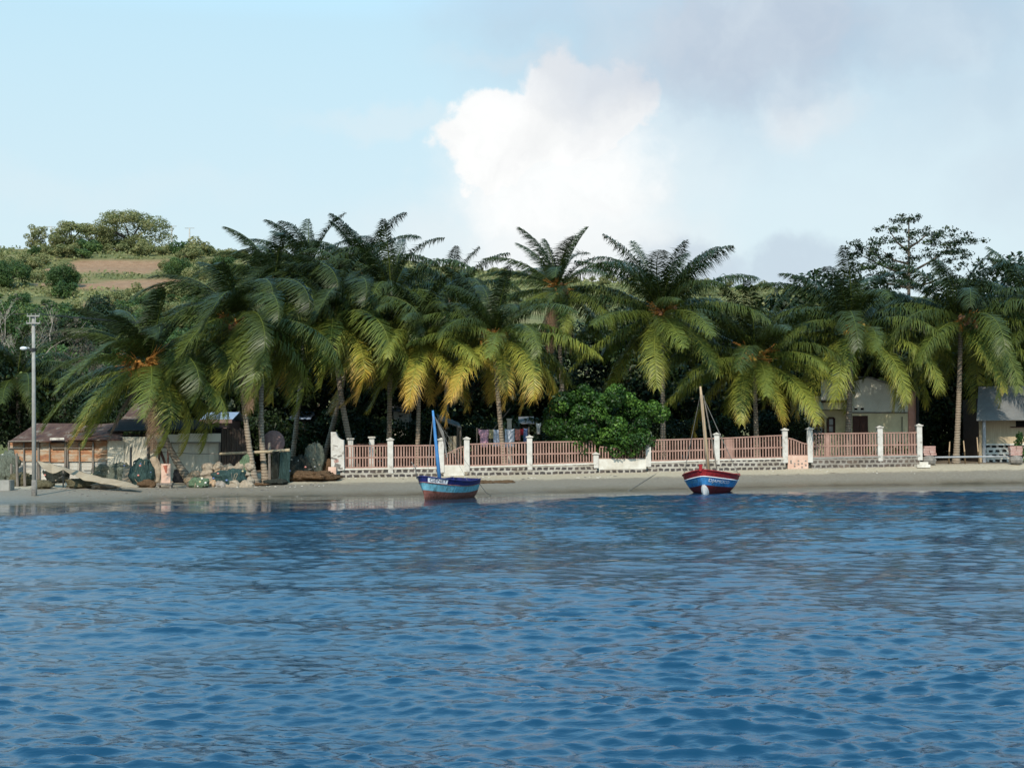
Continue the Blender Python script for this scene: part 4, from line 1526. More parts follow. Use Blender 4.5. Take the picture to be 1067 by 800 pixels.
# ------------------------------------------------------------------ shack on the left
def rect(mb, px0, py0, px1, py1, Y, th=.08, mi=0, z_down=None):
    """upright sheet facing the sea, between two pixel corners at depth Y"""
    a, b = at(px0, py0, Y), at(px1, py0, Y)
    c, d = at(px1, py1, Y), at(px0, py1, Y)
    return mb.prism([a, b, c, d], (0, 0, 0), (0, th, 0), mi)


Ys = 92.2
org = stand(120, Ys)
e = thing('tin_shack', 'long rusty tin shack with orange sheets on the left and pale sheets on the right', 'shack', org)
mb = MB()
edges = [9, 25, 40, 53, 67, 81, 97, 112, 125]
g = random.Random(4)
for i, (a, b) in enumerate(zip(edges[:-1], edges[1:])):
    rect(mb, a + .1, 461 - (i > 3) * 1.5 + g.uniform(-.6, .6), b - .1, 481 + g.uniform(-.8, .8), Ys + (i % 2) * .04, .05)
mb.build('rusty_wall', M['rust_tin'], e)
mb = MB()
for i, (a, b) in enumerate(zip(edges[:-1], edges[1:])):
    rect(mb, a + .1, 480 + g.uniform(-1, .5), b - .1, 504, Ys + .1 + (i % 2) * .03, .05)
mb.build('lower_wall', M['dull_tin'], e)
mb = MB()
for a, b_, w_ in ((9, .3, .1), (25, -.5, .07), (40, .4, .12), (51.5, .2, .06), (68.5, -.6, .13), (70.5, .2, .06), (82.5, .5, .07), (97, -.3, .11)):
    mb.bar(at(a, 460.5, Ys - .06), at(a + b_, 503, Ys - .06), w_, .08)
for a, b in ((9, 39), (54, 97)):
    mb.bar(at(a, 467, Ys - .08), at(b, 466.5, Ys - .08), .05, .05)
mb.build('batten', M['grey_wood'], e)
mb = MB()
rect(mb, 125, 455, 153, 506, Ys, .05)
rect(mb, 112, 457, 129, 506, Ys - .07, .04)
mb.build('pale_wall', M['pale_tin'], e)
mb = MB()
rect(mb, 154, 452.5, 186, 461.5, Ys - .25, .05)
rect(mb, 186, 451.5, 230, 460.5, Ys - .2, .05)
mb.build('fascia', M['pale_tin'], e)
mb = MB()
for i, (a, b) in enumerate(((156, 171), (171.2, 186), (186.2, 203), (203.2, 217), (217.2, 228))):
    rect(mb, a, 461, b, 506, Ys + .1 + .05 * (i % 2), .05)
mb.build('panel_wall', M['pale_tin'], e)
mb = MB()
for p in (154, 229):
    mb.bar(at(p, 452, Ys - .1), at(p, 503, Ys - .1), .12, .12)
mb.bar(at(154, 461.3, Ys - .28), at(229, 460.7, Ys - .28), .06, .05)
mb.build('corner_post', M['grey_wood'], e)
# near-black solid block: shade under the eaves put into colour; then the roofs
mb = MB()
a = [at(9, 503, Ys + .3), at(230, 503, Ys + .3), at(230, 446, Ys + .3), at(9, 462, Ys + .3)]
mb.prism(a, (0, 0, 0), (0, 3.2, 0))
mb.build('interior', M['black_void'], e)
mb = MB()


def slab(mb, corners, th=.06):
    c = [Vector(q) for q in corners]
    d = Vector((0, 0, -th))
    return mb.hexa([q + d for q in c] + c)


slab(mb, [at(9, 460, Ys - .5), at(84, 459, Ys - .5), at(82, 441, Ys + 3.6), at(38, 441, Ys + 3.6)])
slab(mb, [at(70, 457.5, Ys - .6), at(127, 458, Ys - .6), at(130, 440, Ys + 3.4), at(84, 443, Ys + 3.4)])
slab(mb, [at(62, 452, Ys + 1.2), at(88, 448, Ys + 1.2), at(90, 443, Ys + 2.6), at(70, 446, Ys + 2.6)])
mb.build('roof', M['rust_roof'], e)
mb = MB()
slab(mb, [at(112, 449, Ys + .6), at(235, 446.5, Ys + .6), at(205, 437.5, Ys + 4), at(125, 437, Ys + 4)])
mb.build('dark_roof', M['black_void'], e)  # near-black slab: the shaded void under the roof put into colour
mb = MB()
slab(mb, [at(126, 437, Ys + 4.1), at(172, 436.5, Ys + 4.1), at(166, 420, Ys + 8), at(141, 420, Ys + 8)])
mb.build('upper_roof', M['rust_roof'], e)
for a_, c_, w_, m_ in ((at(9, 459.6, Ys - .55), at(40, 459.2, Ys - .55), .08, 'grey_wood'), (at(52, 457.3, Ys - .62), at(67, 457, Ys - .62), .14, 'cap_paint'), (at(128, 435, Ys + 4.0), at(170, 434, Ys + 4.0), .1, 'grey_wood')):
    MB().bar(a_, c_, w_, .06).build('eave_board', M[m_], e)

# dark plank fence next to the shack
org = stand(243, 92)
mb = MB()
g = random.Random(9)
for i in range(11):
    p = 231 + i * 2.6
    y0 = 446 + g.uniform(-1, 2)
    rect(mb, p, y0, p + 2.2, 503, 92 + .04 * (i % 2), .04)
tag(mb.build('plank_fence', M['dark_plank'], origin=org), 'dark upright plank fence at the right end of the tin shack', 'fence')


# ------------------------------------------------------------------ yard gear on the left
def heap(name, label, cat, px, py, w, h, m, seed, Y=None, group=None, d=None, rough=.28, lumps=3):
    """a lumpy soft pile: w and h in metres, its foot at the pixel"""
    b = ground(px, py) if Y is None else stand(px, Y)
    g = random.Random(seed)
    mb = MB()
    d = d or w * .6
    for i in range(lumps):
        k = g.uniform(.6, 1.0) if i else 1
        ox = g.uniform(-.3, .3) * w if i else 0
        i0 = len(mb.v)
        c_ = b + Vector((ox, g.uniform(-.2, .2) * d if i else 0, h * .42 * k))
        mb.ball(c_, (w / 2 * (k if i == 0 else k * .7), d / 2 * k, h * .58 * k), 46, 30, rough * .5, seed * 7 + i)
        for q in mb.v[i0:]:
            r_ = (q - c_)
            nz = noise3(q * 1.9 + Vector((seed * 3.1, 0, 0))) * .55 + noise3(Vector((q.x * 6, q.y * 6, q.z * 2.6))) * .28 + noise3(Vector((q.x * 13, q.y * 13, q.z * 4))) * .22 + noise3(Vector((q.x * 24, q.y * 24, q.z * 9))) * .10
            q += r_ * nz * (.35 + rough)
            q.z = max(q.z, b.z - .12)
    ob = tag(mb.build(name, m, origin=b, smooth=True), label, cat, group)
    if name == 'fishing_net':
        for _ in range(int(4 + w * 4)):
            for _t in range(30):
                q = g.choice(mb.v)
                if q.y < b.y - .1 * d and q.z > b.z + .12 * h:
                    break
            f = MB().ball(q + Vector((0, -.03, 0)), (.075, .06, .06), 8, 6).build('float', M[g.choice(['buoy', 'tan_sack', 'buoy', 'c_yellow', 'c_blue', 'c_coral'])], ob, smooth=True)
        for _ in range(3):
            p0, p1, p2 = (g.choice(mb.v) for _ in range(3))
            f_ = Vector((0, -.06, .03))
            pts = [p0 + f_, p1 + f_ + Vector((0, -.08, 0)), p2 + f_]
            pts = [pts[0].lerp(pts[1], t).lerp(pts[1].lerp(pts[2], t), t) for t in np.linspace(0, 1, 9)]
            pts = [Vector((p.x, min(p.y, b.y - d * .42), p.z)) for p in pts]
            MB().tube(pts, .018, 5).build('rope', M['rope'] if g.random() < .6 else M['canvas'], ob)
    return ob


heap('fishing_net', 'big grey-green heap of fishing net in the middle of the shack front', 'net', 108, 501, 2.9, 1.25, M['net_grey'], 1)
heap('fishing_net', 'grey-green net heap with a dark float, left of the teal net', 'net', 124, 502, 1.5, 1.15, M['net_grey'], 2)
heap('fishing_net', 'tall teal heap of fishing net beside the tan sack', 'net', 147.5, 505, 1.55, 1.65, M['net_teal'], 3, rough=.16)
heap('sack', 'large tan sack right of the teal net heap', 'sack', 161, 504, 1.15, 1.5, M['tan_sack'], 4, rough=.12, lumps=2)
heap('sack', 'pale tan sack slumped between the grey and teal nets', 'sack', 135, 504, .95, 1.1, M['tan_sack'], 5, rough=.14, lumps=2)
heap('husk_pile', 'low brown heap of husks at the foot of the teal net', 'heap', 153.5, 508, 1.1, .5, M['net_brown'], 6)
heap('black_bundle', 'black bundle standing between the red board and the leaning palm', 'bundle', 186.5, 503, .75, 1.0, M['c_black'], 7, rough=.2)
heap('black_bundle', 'black covered bundle on top behind the beige canvas', 'bundle', 58, 493, 1.5, 1.4, M['net_dark'], 8, lumps=2, rough=.1)
heap('fishing_net', 'dark net in a heap under the raised part of the beige canvas', 'net', 61, 503, 1.5, 1.0, M['net_dark'], 9)
heap('fishing_net', 'bright green net heap behind the end of the beige canvas', 'net', 92, 497, .95, .95, M['net_bright'], 10, lumps=2)
heap('fishing_net', 'dull olive net heap behind the bright green one', 'net', 82, 495, 1.3, 1.2, M['net_grey'], 11)
heap('cloth_bundle', 'small purple bundle on top of the bright green net', 'bundle', 89, 491, .42, .95, M['c_purple'], 12, lumps=1)
heap('brush_pile', 'dry olive brush at the foot of the stakes by the utility pole', 'heap', 22, 506, 1.5, .8, M['net_olive'], 13)
heap('brush_pile', 'dry olive brush under the beige canvas, right of the utility pole', 'heap', 46, 509, 1.3, .5, M['net_olive'], 14)
heap('brush_pile', 'low dry brush under the sagging middle of the beige canvas', 'heap', 86, 508.5, 1.9, .55, M['net_olive'], 25)
heap('brush_pile', 'sandy brown scraps under the thin end of the beige canvas', 'heap', 112, 509, 1.7, .38, M['tan_sack'], 26)
heap('brush_pile', 'dry brush heap with dark greenery at the left edge of the shack', 'heap', 5, 503, 1.6, 2.0, M['net_grey'], 15)
heap('fishing_net', 'small pale green net mound in front of the boulders, left one', 'net', 208, 508, 1.2, .6, M['net_green'], 16)
heap('fishing_net', 'teal-green net mound in front of the boulders', 'net', 239, 506.5, 1.9, 1.0, M['net_teal'], 17, rough=.2)
heap('fishing_net', 'pale green net draped down the right end of the boulder pile', 'net', 257, 504, 1.0, 1.75, M['net_green'], 18, rough=.14)
heap('fishing_net', 'dark green net hung up in a tall point under the palms', 'net', 327, 497.5, 1.5, 2.3, M['net_grey'], 19, rough=.12, Y=94)
heap('debris_mound', 'low mound of dry husks and litter on the sand left of the scroll-topped pillar', 'heap', 322, 501, 3.4, .62, M['net_brown'], 20)
heap('husk_pile', 'brown heap against the foot of the scroll-topped pillar', 'heap', 340.5, 497, 1.0, 1.1, M['net_brown'], 21)
heap('dark_net_mound', 'flat dark net on the sand under the rail post', 'net', 288, 505, 1.3, .35, M['net_dark'], 22)
heap('dark_net_mound', 'thin dark scrap lying on the sand at the foot of the two crossing palms', 'net', 270, 506, 1.1, .18, M['net_brown'], 23)
heap('fishing_net', 'dark net bundled at the far side of the rail, against the shade', 'net', 312, 498, 1.6, 1.4, M['net_dark'], 24, Y=93)

# canvas: a real draped sheet
rowsP = [((38.5, 480.5), (52, 483.0), (67, 487.5), (86, 492), (106, 497.5), (128, 501), (145, 506.5)),
         ((44, 488), (55, 494), (66, 489.5), (86, 500), (104, 503.5), (124, 506.5), (143, 507.6))]
base_top = []
pz = [ground(p[0], 507).y for p in rowsP[0]]
nU, nV = 48, 10
vs = []
for j in range(nV + 1):
    f = j / nV
    for i in range(nU + 1):
        u = i / nU * (len(rowsP[0]) - 1)
        k = min(int(u), len(rowsP[0]) - 2)
        fr = sm(u - k) * .4 + (u - k) * .6
        x0 = rowsP[0][k][0] + (rowsP[0][k + 1][0] - rowsP[0][k][0]) * fr
        y0 = rowsP[0][k][1] + (rowsP[0][k + 1][1] - rowsP[0][k][1]) * fr
        x1 = rowsP[1][k][0] + (rowsP[1][k + 1][0] - rowsP[1][k][0]) * fr
        y1 = rowsP[1][k][1] + (rowsP[1][k + 1][1] - rowsP[1][k][1]) * fr
        Yc = np.interp(x0, [38, 70, 110, 145], [87.0, 86.6, 85.2, 84.2]) - .9 * f
        q = at(x0 + (x1 - x0) * f, y0 + (y1 - y0) * f, Yc)
        q += Vector((0, .07 * math.sin(i * .8 + f * 2), .02 * math.sin(i * .9 + j * .7)))
        vs.append(q)
fs = [(j * (nU + 1) + i, j * (nU + 1) + i + 1, (j + 1) * (nU + 1) + i + 1, (j + 1) * (nU + 1) + i) for j in range(nV) for i in range(nU)]
o = MB().add(vs, fs).build('canvas_sheet', M['canvas'], origin=ground(90, 505), smooth=True)
md = o.modifiers.new('thickness', 'SOLIDIFY')
md.thickness = .03
tag(o, 'long beige canvas draped down from the utility pole to the sand', 'canvas')
mb = MB()
for px in (39, 66):
    p_ = stand(px, 87.2)
    mb = MB().tube([p_ - Vector((0, 0, .2)), at(px, 481 if px < 50 else 487.3, 87.2)], .05, 6)
    tag(mb.build('stake', M['grey_wood'], origin=p_), 'stake holding up the ' + ('high end' if px < 50 else 'middle') + ' of the beige canvas', 'stake')

g = random.Random(31)
for px, py, t, lab in ((18.3, 507, 472, 'tallest grey stake left of the utility pole'), (26, 507, 480, 'shorter grey stake just left of the utility pole'), (12, 506, 483, 'leaning grey stake in the dry brush by the left edge'),
                       (136, 503, 466, 'stake standing before the pale tin wall above the teal net'), (190, 500, 474, 'thick short stake at the foot of the leaning palm')):
    b = ground(px, py)
    tag(MB().tube([b - Vector((0, 0, .2)), at(px + g.uniform(-1, 1), t, b.y)], [.09, .075], 7).build('stake', M['grey_wood'], origin=b), lab, 'stake')
for px, py, r, lab in ((7, 503, .26, 'white ball float at the left edge above the grey tub'), (72, 508, .24, 'white ball float on the sand under the canvas')):
    b = ground(px, py)
    tag(MB().ball(b + Vector((0, 0, r * (.9 if px > 20 else 2.2))), r, 14, 10).build('float', M['buoy'], origin=b, smooth=True), lab, 'float', 'white net floats')
b = ground(3.5, 511)
mb = MB()
for dx, dy, sx, sy in ((0, -.35, 1.0, .06), (0, .35, 1.0, .06), (-.5, 0, .06, .76), (.5, 0, .06, .76)):
    mb.box(b + Vector((dx, dy, .3)), (sx, sy, .62))
mb.box(b + Vector((0, 0, .06)), (.95, .7, .06))
tag(mb.build('tub', M['concrete'], origin=b), 'grey open tub on the sand at the left edge', 'tub')
# boat-like dark hull end with white rail at the far left
b = ground(2, 499)
tag(MB().tube([at(-8, 476, b.y), at(3, 473.6, b.y), at(12, 476, b.y), at(22, 481.5, b.y), at(34, 481.8, b.y)], .05, 6).build('bent_pole', M['white_paint'], origin=b), 'bent white pole across the stakes at the left edge', 'pole')
# red panel board and A-frame
b = ground(172.5, 506.5)
e = thing('board', 'upright tan board with a red patch beside the tan sack', 'board', b)
MB().prism([at(168, 505, b.y), at(177.5, 505, b.y), at(177.5, 483, b.y), at(168, 483, b.y)], (0, 0, 0), (0, .06, 0)).build('sheet', M['pink_plaster'], e)
MB().prism([at(170, 485, b.y), at(174.5, 484.5, b.y), at(174, 493, b.y), at(172.3, 492, b.y)], (0, -.012, 0), (0, -.004, 0)).build('red_patch', M['c_red_board'], e)
b = stand(171, 90.5)
mb = MB().bar(at(165.5, 486, 90.5), at(166, 466, 90.5), .12, .1).bar(at(175, 486, 90.5), at(175, 466, 90.5), .1, .1).bar(at(164, 466, 90.4), at(176, 466, 90.4), .1, .1).bar(at(166, 467, 90.6), at(173, 485, 90.6), .16, .06)
mb.bar(b + Vector((-.35, 0, -.2)), at(166, 486, 90.5), .1, .1)
tag(mb.build('timber_frame', M['dark_wood'], origin=b), 'square reddish timber frame leaning on the pale tin wall above the board', 'frame')
b = ground(172, 508)
tag(MB().box(b + Vector((0, 0, .22)), (.95, .5, .12)).box(b + Vector((-.36, 0, .08)), (.12, .4, .22)).box(b + Vector((.36, 0, .08)), (.12, .4, .22)).build('bench', M['grey_wood'], origin=b), 'low grey bench on the sand before the tan board', 'bench')

# boulders
rockm = [mottled('pale_boulder', [(.3, (.19, .155, .115)), (.7, (.36, .30, .225))], 4, .9), mottled('orange_boulder', [(.3, (.30, .19, .105)), (.7, (.42, .31, .21))], 4, .9), mottled('grey_boulder', [(.3, (.14, .125, .11)), (.7, (.32, .29, .25))], 2.4, .9)]
g = random.Random(17)
for row, (y0, Yr, a, b_) in enumerate(((506, 88.0, 195, 258), (500.5, 88.6, 193, 262), (494, 89.1, 197, 258), (487.5, 89.5, 212, 256))):
    p = a
    while p < b_:
        w = g.uniform(.42, .9)
        q = at(p + w * 8, y0 + g.uniform(-1, 1), Yr)
        hh = g.uniform(.24, .33) * (1.2 if row == 3 else 1)
        k = g.choice([0, 0, 1, 2]) if row < 3 else 0
        mb = MB().ball(q, (w * .56, .42, hh), 20, 14, .10, g.randrange(999))
        for vv in mb.v:
            vv += (vv - q) * (noise3(vv * 3.1) * .35 + noise3(vv * 8) * .18)
        o = mb.build('boulder', rockm[k], origin=q, smooth=False)
        tag(o, ('pale', 'orange-tinged', 'grey')[k] + ' boulder in the pile right of the leaning palm', 'boulder', 'boulders piled right of the leaning palm')
        p += w * 16

# net rail
b = ground(281.2, 503.5)
e = thing('net_rail', 'long horizontal pole on a post for hanging nets, by the crossing palms', 'rail', b)
MB().tube([b - Vector((0, 0, .3)), at(280.6, 461, b.y)], [.1, .085], 8).build('post', M['grey_wood'], e)
MB().tube([at(229, 472.8, b.y + .4), at(280, 470.5, b.y - .08), at(302, 468.8, b.y - .2)], [.08, .095, .1], 8).build('pole', M['plank_wall'], e)
p_ = stand(302, b.y)
MB().tube([at(229, 472.8, b.y + .4), at(200, 472.5, b.y + .8), at(160, 470.5, b.y + 1.2)], .025, 5).build('line', M['rope'], e)


def hung(label, pxs, y_top, y_bot, Y, m, seed):
    g = random.Random(seed)
    n, k = 26, 12
    vs = []
    for j in range(k + 1):
        f = j / k
        for i in range(n + 1):
            u = i / n
            x = pxs[0] + (pxs[1] - pxs[0]) * u + math.sin(f * 3 + seed) * .6
            q = at(x, y_top + (y_bot - y_top) * f * (1 - .07 * math.sin(u * 9 + seed)), Y)
            q.y += .12 * math.sin(i * 1.5 + f * 2 + seed)
            vs.append(q)
    fs = [(j * (n + 1) + i, j * (n + 1) + i + 1, (j + 1) * (n + 1) + i + 1, (j + 1) * (n + 1) + i) for j in range(k) for i in range(n)]
    o = MB().add(vs, fs).build('hanging_net', m, origin=at(sum(pxs) / 2, y_top, Y), smooth=True)
    o.modifiers.new('thickness', 'SOLIDIFY').thickness = .05
    return tag(o, label, 'net', 'nets hung on the rail')


hung('dark brown net hanging from the rail next to its post', (283.5, 290.5), 470.2, 501, b.y - .12, M['net_dark'], 1)
hung('dark teal net hanging at the right end of the rail', (292, 302.5), 469.6, 503, b.y - .1, M['net_teal'], 2)
q = at(285, 461, 93)
o = MB().ball(q, (.75, .3, .8), 18, 12, .02, 3).build('dish', M['c_dull'], origin=q, smooth=True)
tag(o, 'rounded dull pink panel behind the net rail post', 'panel')

# ------------------------------------------------------------------ buildings behind
def hut(name, label, px0, px1, y_eave, y_ridge, Y, wallm, roofm, depth=5, fas=None):
    org = stand((px0 + px1) / 2, Y)
    e = thing(name, label, 'hut', org)
    a, b = at(px0, y_eave, Y), at(px1, y_eave, Y)
    zz = org.z - .2
    MB().hexa([Vector((p.x, p.y + dy, z)) for z in (zz, a.z - .06) for p, dy in ((a, 0), (b, 0), (b, depth), (a, depth))]).build('wall', M[wallm], e)
    r = at(px0, y_ridge, Y + depth / 2).z
    ov = .35
    mb = MB()
    for y0, y1 in ((Y - ov, Y + depth / 2), (Y + depth + ov, Y + depth / 2)):
        c = [Vector((a.x - ov, y0, a.z)), Vector((b.x + ov, y0, a.z)), Vector((b.x + ov, y1, r)), Vector((a.x - ov, y1, r))]
        slab(mb, c if y0 < y1 else [c[1], c[0], c[3], c[2]], .07)
    mb.build('roof', M[roofm], e)
    if fas:
        MB().bar(Vector((a.x - ov, Y - ov - .03, a.z - .1)), Vector((b.x + ov, Y - ov - .03, a.z - .1)), .28, .05).build('fascia', M[fas], e)
    return e


hut('blue_roof_house', 'house with a pale blue roof and pink fascia glimpsed left of the crossing palms', 214, 238, 437.5, 429.5, 106, 'c_dull', 'blue_roof', 5, 'c_dull')
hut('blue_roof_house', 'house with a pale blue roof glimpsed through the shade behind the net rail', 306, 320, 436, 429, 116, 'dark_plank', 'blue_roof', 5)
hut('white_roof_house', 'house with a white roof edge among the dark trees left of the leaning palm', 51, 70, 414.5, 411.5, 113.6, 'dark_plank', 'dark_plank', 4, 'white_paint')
hut('garden_hut', 'pale walled hut in the shade behind the blue boat, partly hidden by palms', 410, 426, 428, 421, 115, 'plaster', 'old_roof', 4)
hut('garden_hut', 'pale hut glimpsed through the leaves behind the washing line', 545, 552, 441, 434, 113, 'dark_plank', 'old_roof', 4)
# open lean-to with grey tin roof
Yl = 103
org = stand(476, Yl)
e = thing('lean_to', 'open lean-to with a tilted grey tin roof between the boat mast and the low palm', 'lean-to', org)
mb = MB()
slab(mb, [at(456, 436, Yl - .6), at(481, 445, Yl - .6), at(478, 440, Yl + 2.2), at(455, 431, Yl + 2.2)], .08)
mb.build('roof', M['old_roof'], e)
mb = MB()
for px, py, Yq in ((458, 437, Yl - .3), (480, 445, Yl - .3), (477, 440, Yl + 2), (457, 433, Yl + 2)):
    MB().tube([stand(px, Yq) - Vector((0, 0, .2)), at(px, py, Yq)], .08, 7).build('post', M['grey_wood'], e)
for px, lab in ((469, 'left'), (473.6, 'right')):
    q = at(px, 455, Yl - .35)
    o = MB()
    n = 10
    vs = [at(px - 1.9 + 3.8 * i / n, y, Yl - .35) + Vector((0, .06 * math.sin(i * 2), 0)) for y in (454.5, 463, 472) for i in range(n + 1)]
    fs = [(j * (n + 1) + i, j * (n + 1) + i + 1, (j + 1) * (n + 1) + i + 1, (j + 1) * (n + 1) + i) for j in range(2) for i in range(n)]
    o.add(vs, fs)
    ob = o.build('curtain', M['c_beige'], origin=q)
    ob.modifiers.new('thickness', 'SOLIDIFY').thickness = .02
    tag(ob, 'beige cloth hanging under the lean-to, the ' + lab + ' of two', 'cloth')
MB().bar(at(466, 454.3, Yl - .35), at(476, 454.3, Yl - .35), .03, .03).build('cloth_bar', M['grey_wood'], e)
# concrete column
b = stand(531, 104)
tag(MB().box((b.x, 104, (b.z + at(531, 437.5, 104).z) / 2), (.32, .32, at(531, 437.5, 104).z - b.z)).box((b.x, 104, at(531, 437.5, 104).z + .05), (.42, .42, .1)).build('column', M['plaster'], origin=b), 'pale concrete column standing behind the washing line', 'column')
a, c_ = at(512, 450, 103.6), at(532, 425, 103.6)
tag(MB().tube([stand(508, 103.6), a, c_], [.05, .045, .035], 6).build('leaning_pole', M['grey_wood'], origin=stand(508, 103.6)), 'thin pole leaning to the right behind the washing line', 'pole')

# washing line
Yw = 100.6
b = stand(497, Yw)
e = thing('washing_line', 'washing line strung behind the pink fence', 'washing line', b)
MB().tube([stand(497, Yw) - Vector((0, 0, .2)), at(497, 445.5, Yw)], .045, 6).build('post', M['grey_wood'], e)
MB().tube([stand(551, Yw) - Vector((0, 0, .2)), at(551, 444.5, Yw)], .045, 6).build('post', M['grey_wood'], e)
MB().tube([at(497, 446, Yw), at(510, 447, Yw), at(526, 446.6, Yw), at(540, 445.8, Yw), at(551, 445, Yw)], .014, 5).build('line', M['wire'], e)


def garment(name, label, cat, px0, px1, y0, y1, m, seed, shirt=False, Y=Yw):
    n, k = 12, 8
    vs = []
    for j in range(k + 1):
        f = j / k
        for i in range(n + 1):
            u = i / n
            x = px0 + (px1 - px0) * u
            if shirt and f > .35:
                x = (px0 + px1) / 2 + (x - (px0 + px1) / 2) * .68
            q = at(x, y0 + (y1 - y0) * f + .8 * math.sin(u * 3.14) * (1 - f), Y)
            q.y += .05 * math.sin(i * 1.7 + seed + f) * (.4 + f)
            vs.append(q)
    fs = [(j * (n + 1) + i, j * (n + 1) + i + 1, (j + 1) * (n + 1) + i + 1, (j + 1) * (n + 1) + i) for j in range(k) for i in range(n)]
    o = MB().add(vs, fs).build(name, m, origin=at((px0 + px1) / 2, y0, Y), smooth=True)
    o.modifiers.new('thickness', 'SOLIDIFY').thickness = .02
    tag(o, label, cat, 'washing on the line')


garment('shirt', 'pink shirt, leftmost piece of washing on the line', 'shirt', 498.5, 510.5, 447, 466, M['c_pink'], 1, True)
garment('towel', 'dull yellow cloth hanging between the pink and pale blue washing', 'towel', 509.5, 514, 447, 457, M['c_yellow'], 2)
garment('towel', 'pale blue patterned cloth left of the palm trunk on the line', 'towel', 514.2, 521, 447, 465, M['c_pale_blue'], 3)
garment('shirt', 'white and blue shirt on the line right of the palm trunk', 'shirt', 526, 536, 446.6, 466, M['c_white_blue'], 4)
garment('towel', 'coral cloth on the line beside the dark red piece', 'towel', 536.8, 542, 446.4, 459, M['c_coral'], 5)
garment('shirt', 'dark red top hanging near the right end of the line', 'shirt', 541.8, 545.5, 446, 453, M['c_red'], 6)
garment('shorts', 'blue trousers hanging at the right end of the line', 'trousers', 545.7, 549.5, 446, 462, M['c_blue'], 7)
garment('dress', 'long white garment hung alone left of the round bush', 'dress', 558.7, 563.5, 440.5, 452.5, M['c_white'], 8, True, 101.5)

# ------------------------------------------------------------------ cream house
Yh = 110.0
org = stand(905, Yh)
e = thing('cream_house', 'cream painted house with pink corner pillar and brown door behind the palms', 'house', org)
zg = org.z - .2


def wallquad(px0, px1, y0, Y, th=.18, m='cream', name='wall', par=None, y1=None):
    a, b = at(px0, y0, Y), at(px1, y0, Y)
    z0 = zg if y1 is None else at(px0, y1, Y).z
    return MB().hexa([Vector((p.x, p.y + d, z)) for z in (z0, a.z) for p, d in ((a, 0), (b, 0), (b, th), (a, th))]).build(name, M[m], par or e)


wallquad(884.5, 946, 430.5, Yh, .2, 'cream')
# gable above, set a little proud, paler
gp = [at(884.5, 429.2, Yh), at(946, 429.2, Yh), at(952, 407.5, Yh), at(905, 393, Yh), at(884.5, 399, Yh)]
MB().prism(gp, (0, -.03, 0), (0, .2, 0)).build('gable_wall', M['cream_pale'], e)
MB().bar(at(887, 429.8, Yh - .08), at(945.5, 429.8, Yh - .08), .09, .12).build('string_course', M['rubble'], e)
wallquad(946.1, 954.5, 408, Yh - .1, .5, 'house_pink', 'corner_pillar')
for px in (891.8, 898.4):
    q = at(px, 426, Yh - .05)
    MB().box(q, (.24, .06, .16)).build('vent_hole', M['black_void'], e)
d0, d1 = at(888.5, 433.2, Yh), at(903.5, 433.2, Yh)
dr_ = MB().hexa([Vector((p.x, p.y + d, z)) for z in (zg + .2, d0.z) for p, d in ((d0, -.05), (d1, -.05), (d1, -.012), (d0, -.012))]).build('door', M['dark_wood'], e)
for k in (0, 1, 2):
    x_ = d0.x + (d1.x - d0.x) * (k * .5)
    MB().bar(Vector((x_, Yh - .07, zg + .2)), Vector((x_, Yh - .07, d0.z)), .07, .04).build('door_stile', M['dark_wood'], dr_)
MB().tube([at(940, 434, Yh - .1), at(940, 462, Yh - .1)], .03, 6).build('pipe', M['wire'], e)
MB().tube([at(956, 412, Yh - .4), at(956, 470, Yh - .4)], .12, 8).build('downpipe', M['wire'], e)
# recessed porch on the left with a window, under a flat canopy
wallquad(842, 884.3, 428, Yh + 1.1, .2, 'cream', 'porch_wall')
wallquad(884.3, 885.6, 428, Yh + .02, 1.2, 'cream', 'return_wall')
MB().hexa([Vector((p.x, p.y + d, z)) for z in (at(857, 426.5, Yh).z, at(857, 418.3, Yh).z) for p, d in ((at(857, 420, Yh), -.3), (at(883, 420, Yh), -.3), (at(883, 420, Yh), 1.08), (at(857, 420, Yh), 1.08))]).build('porch_beam', M['cream'], e)
mb = MB()
slab(mb, [at(855.5, 418, Yh - .55), at(884, 417.6, Yh - .55), at(884.2, 416.9, Yh + .5), at(855.5, 417.2, Yh + .5)], .1)
mb.build('porch_eave', M['dark_wood'], e)
MB().prism([at(856, 417, Yh), at(884.2, 417, Yh), at(884.2, 389, Yh), at(866, 389, Yh), at(856, 392, Yh)], (0, 0, 0), (0, .15, 0)).build('upper_wall', M['cream_pale'], e)


def window(px0, px1, y0, y1, Y, panes=2, m='dark_wood'):
    a, b, c, d = at(px0, y0, Y), at(px1, y0, Y), at(px1, y1, Y), at(px0, y1, Y)
    mb = MB()
    for p, q in ((a, b), (b, c), (c, d), (d, a)):
        mb.bar(p, q, .16, .1)
    mb.bar((a + d) / 2, (b + c) / 2, .1, .09)
    w = mb.build('window', M[m], e)
    MB().prism([a, b, c, d], (0, .02, 0), (0, .04, 0)).build('pane', M['glass'], w)
    return w


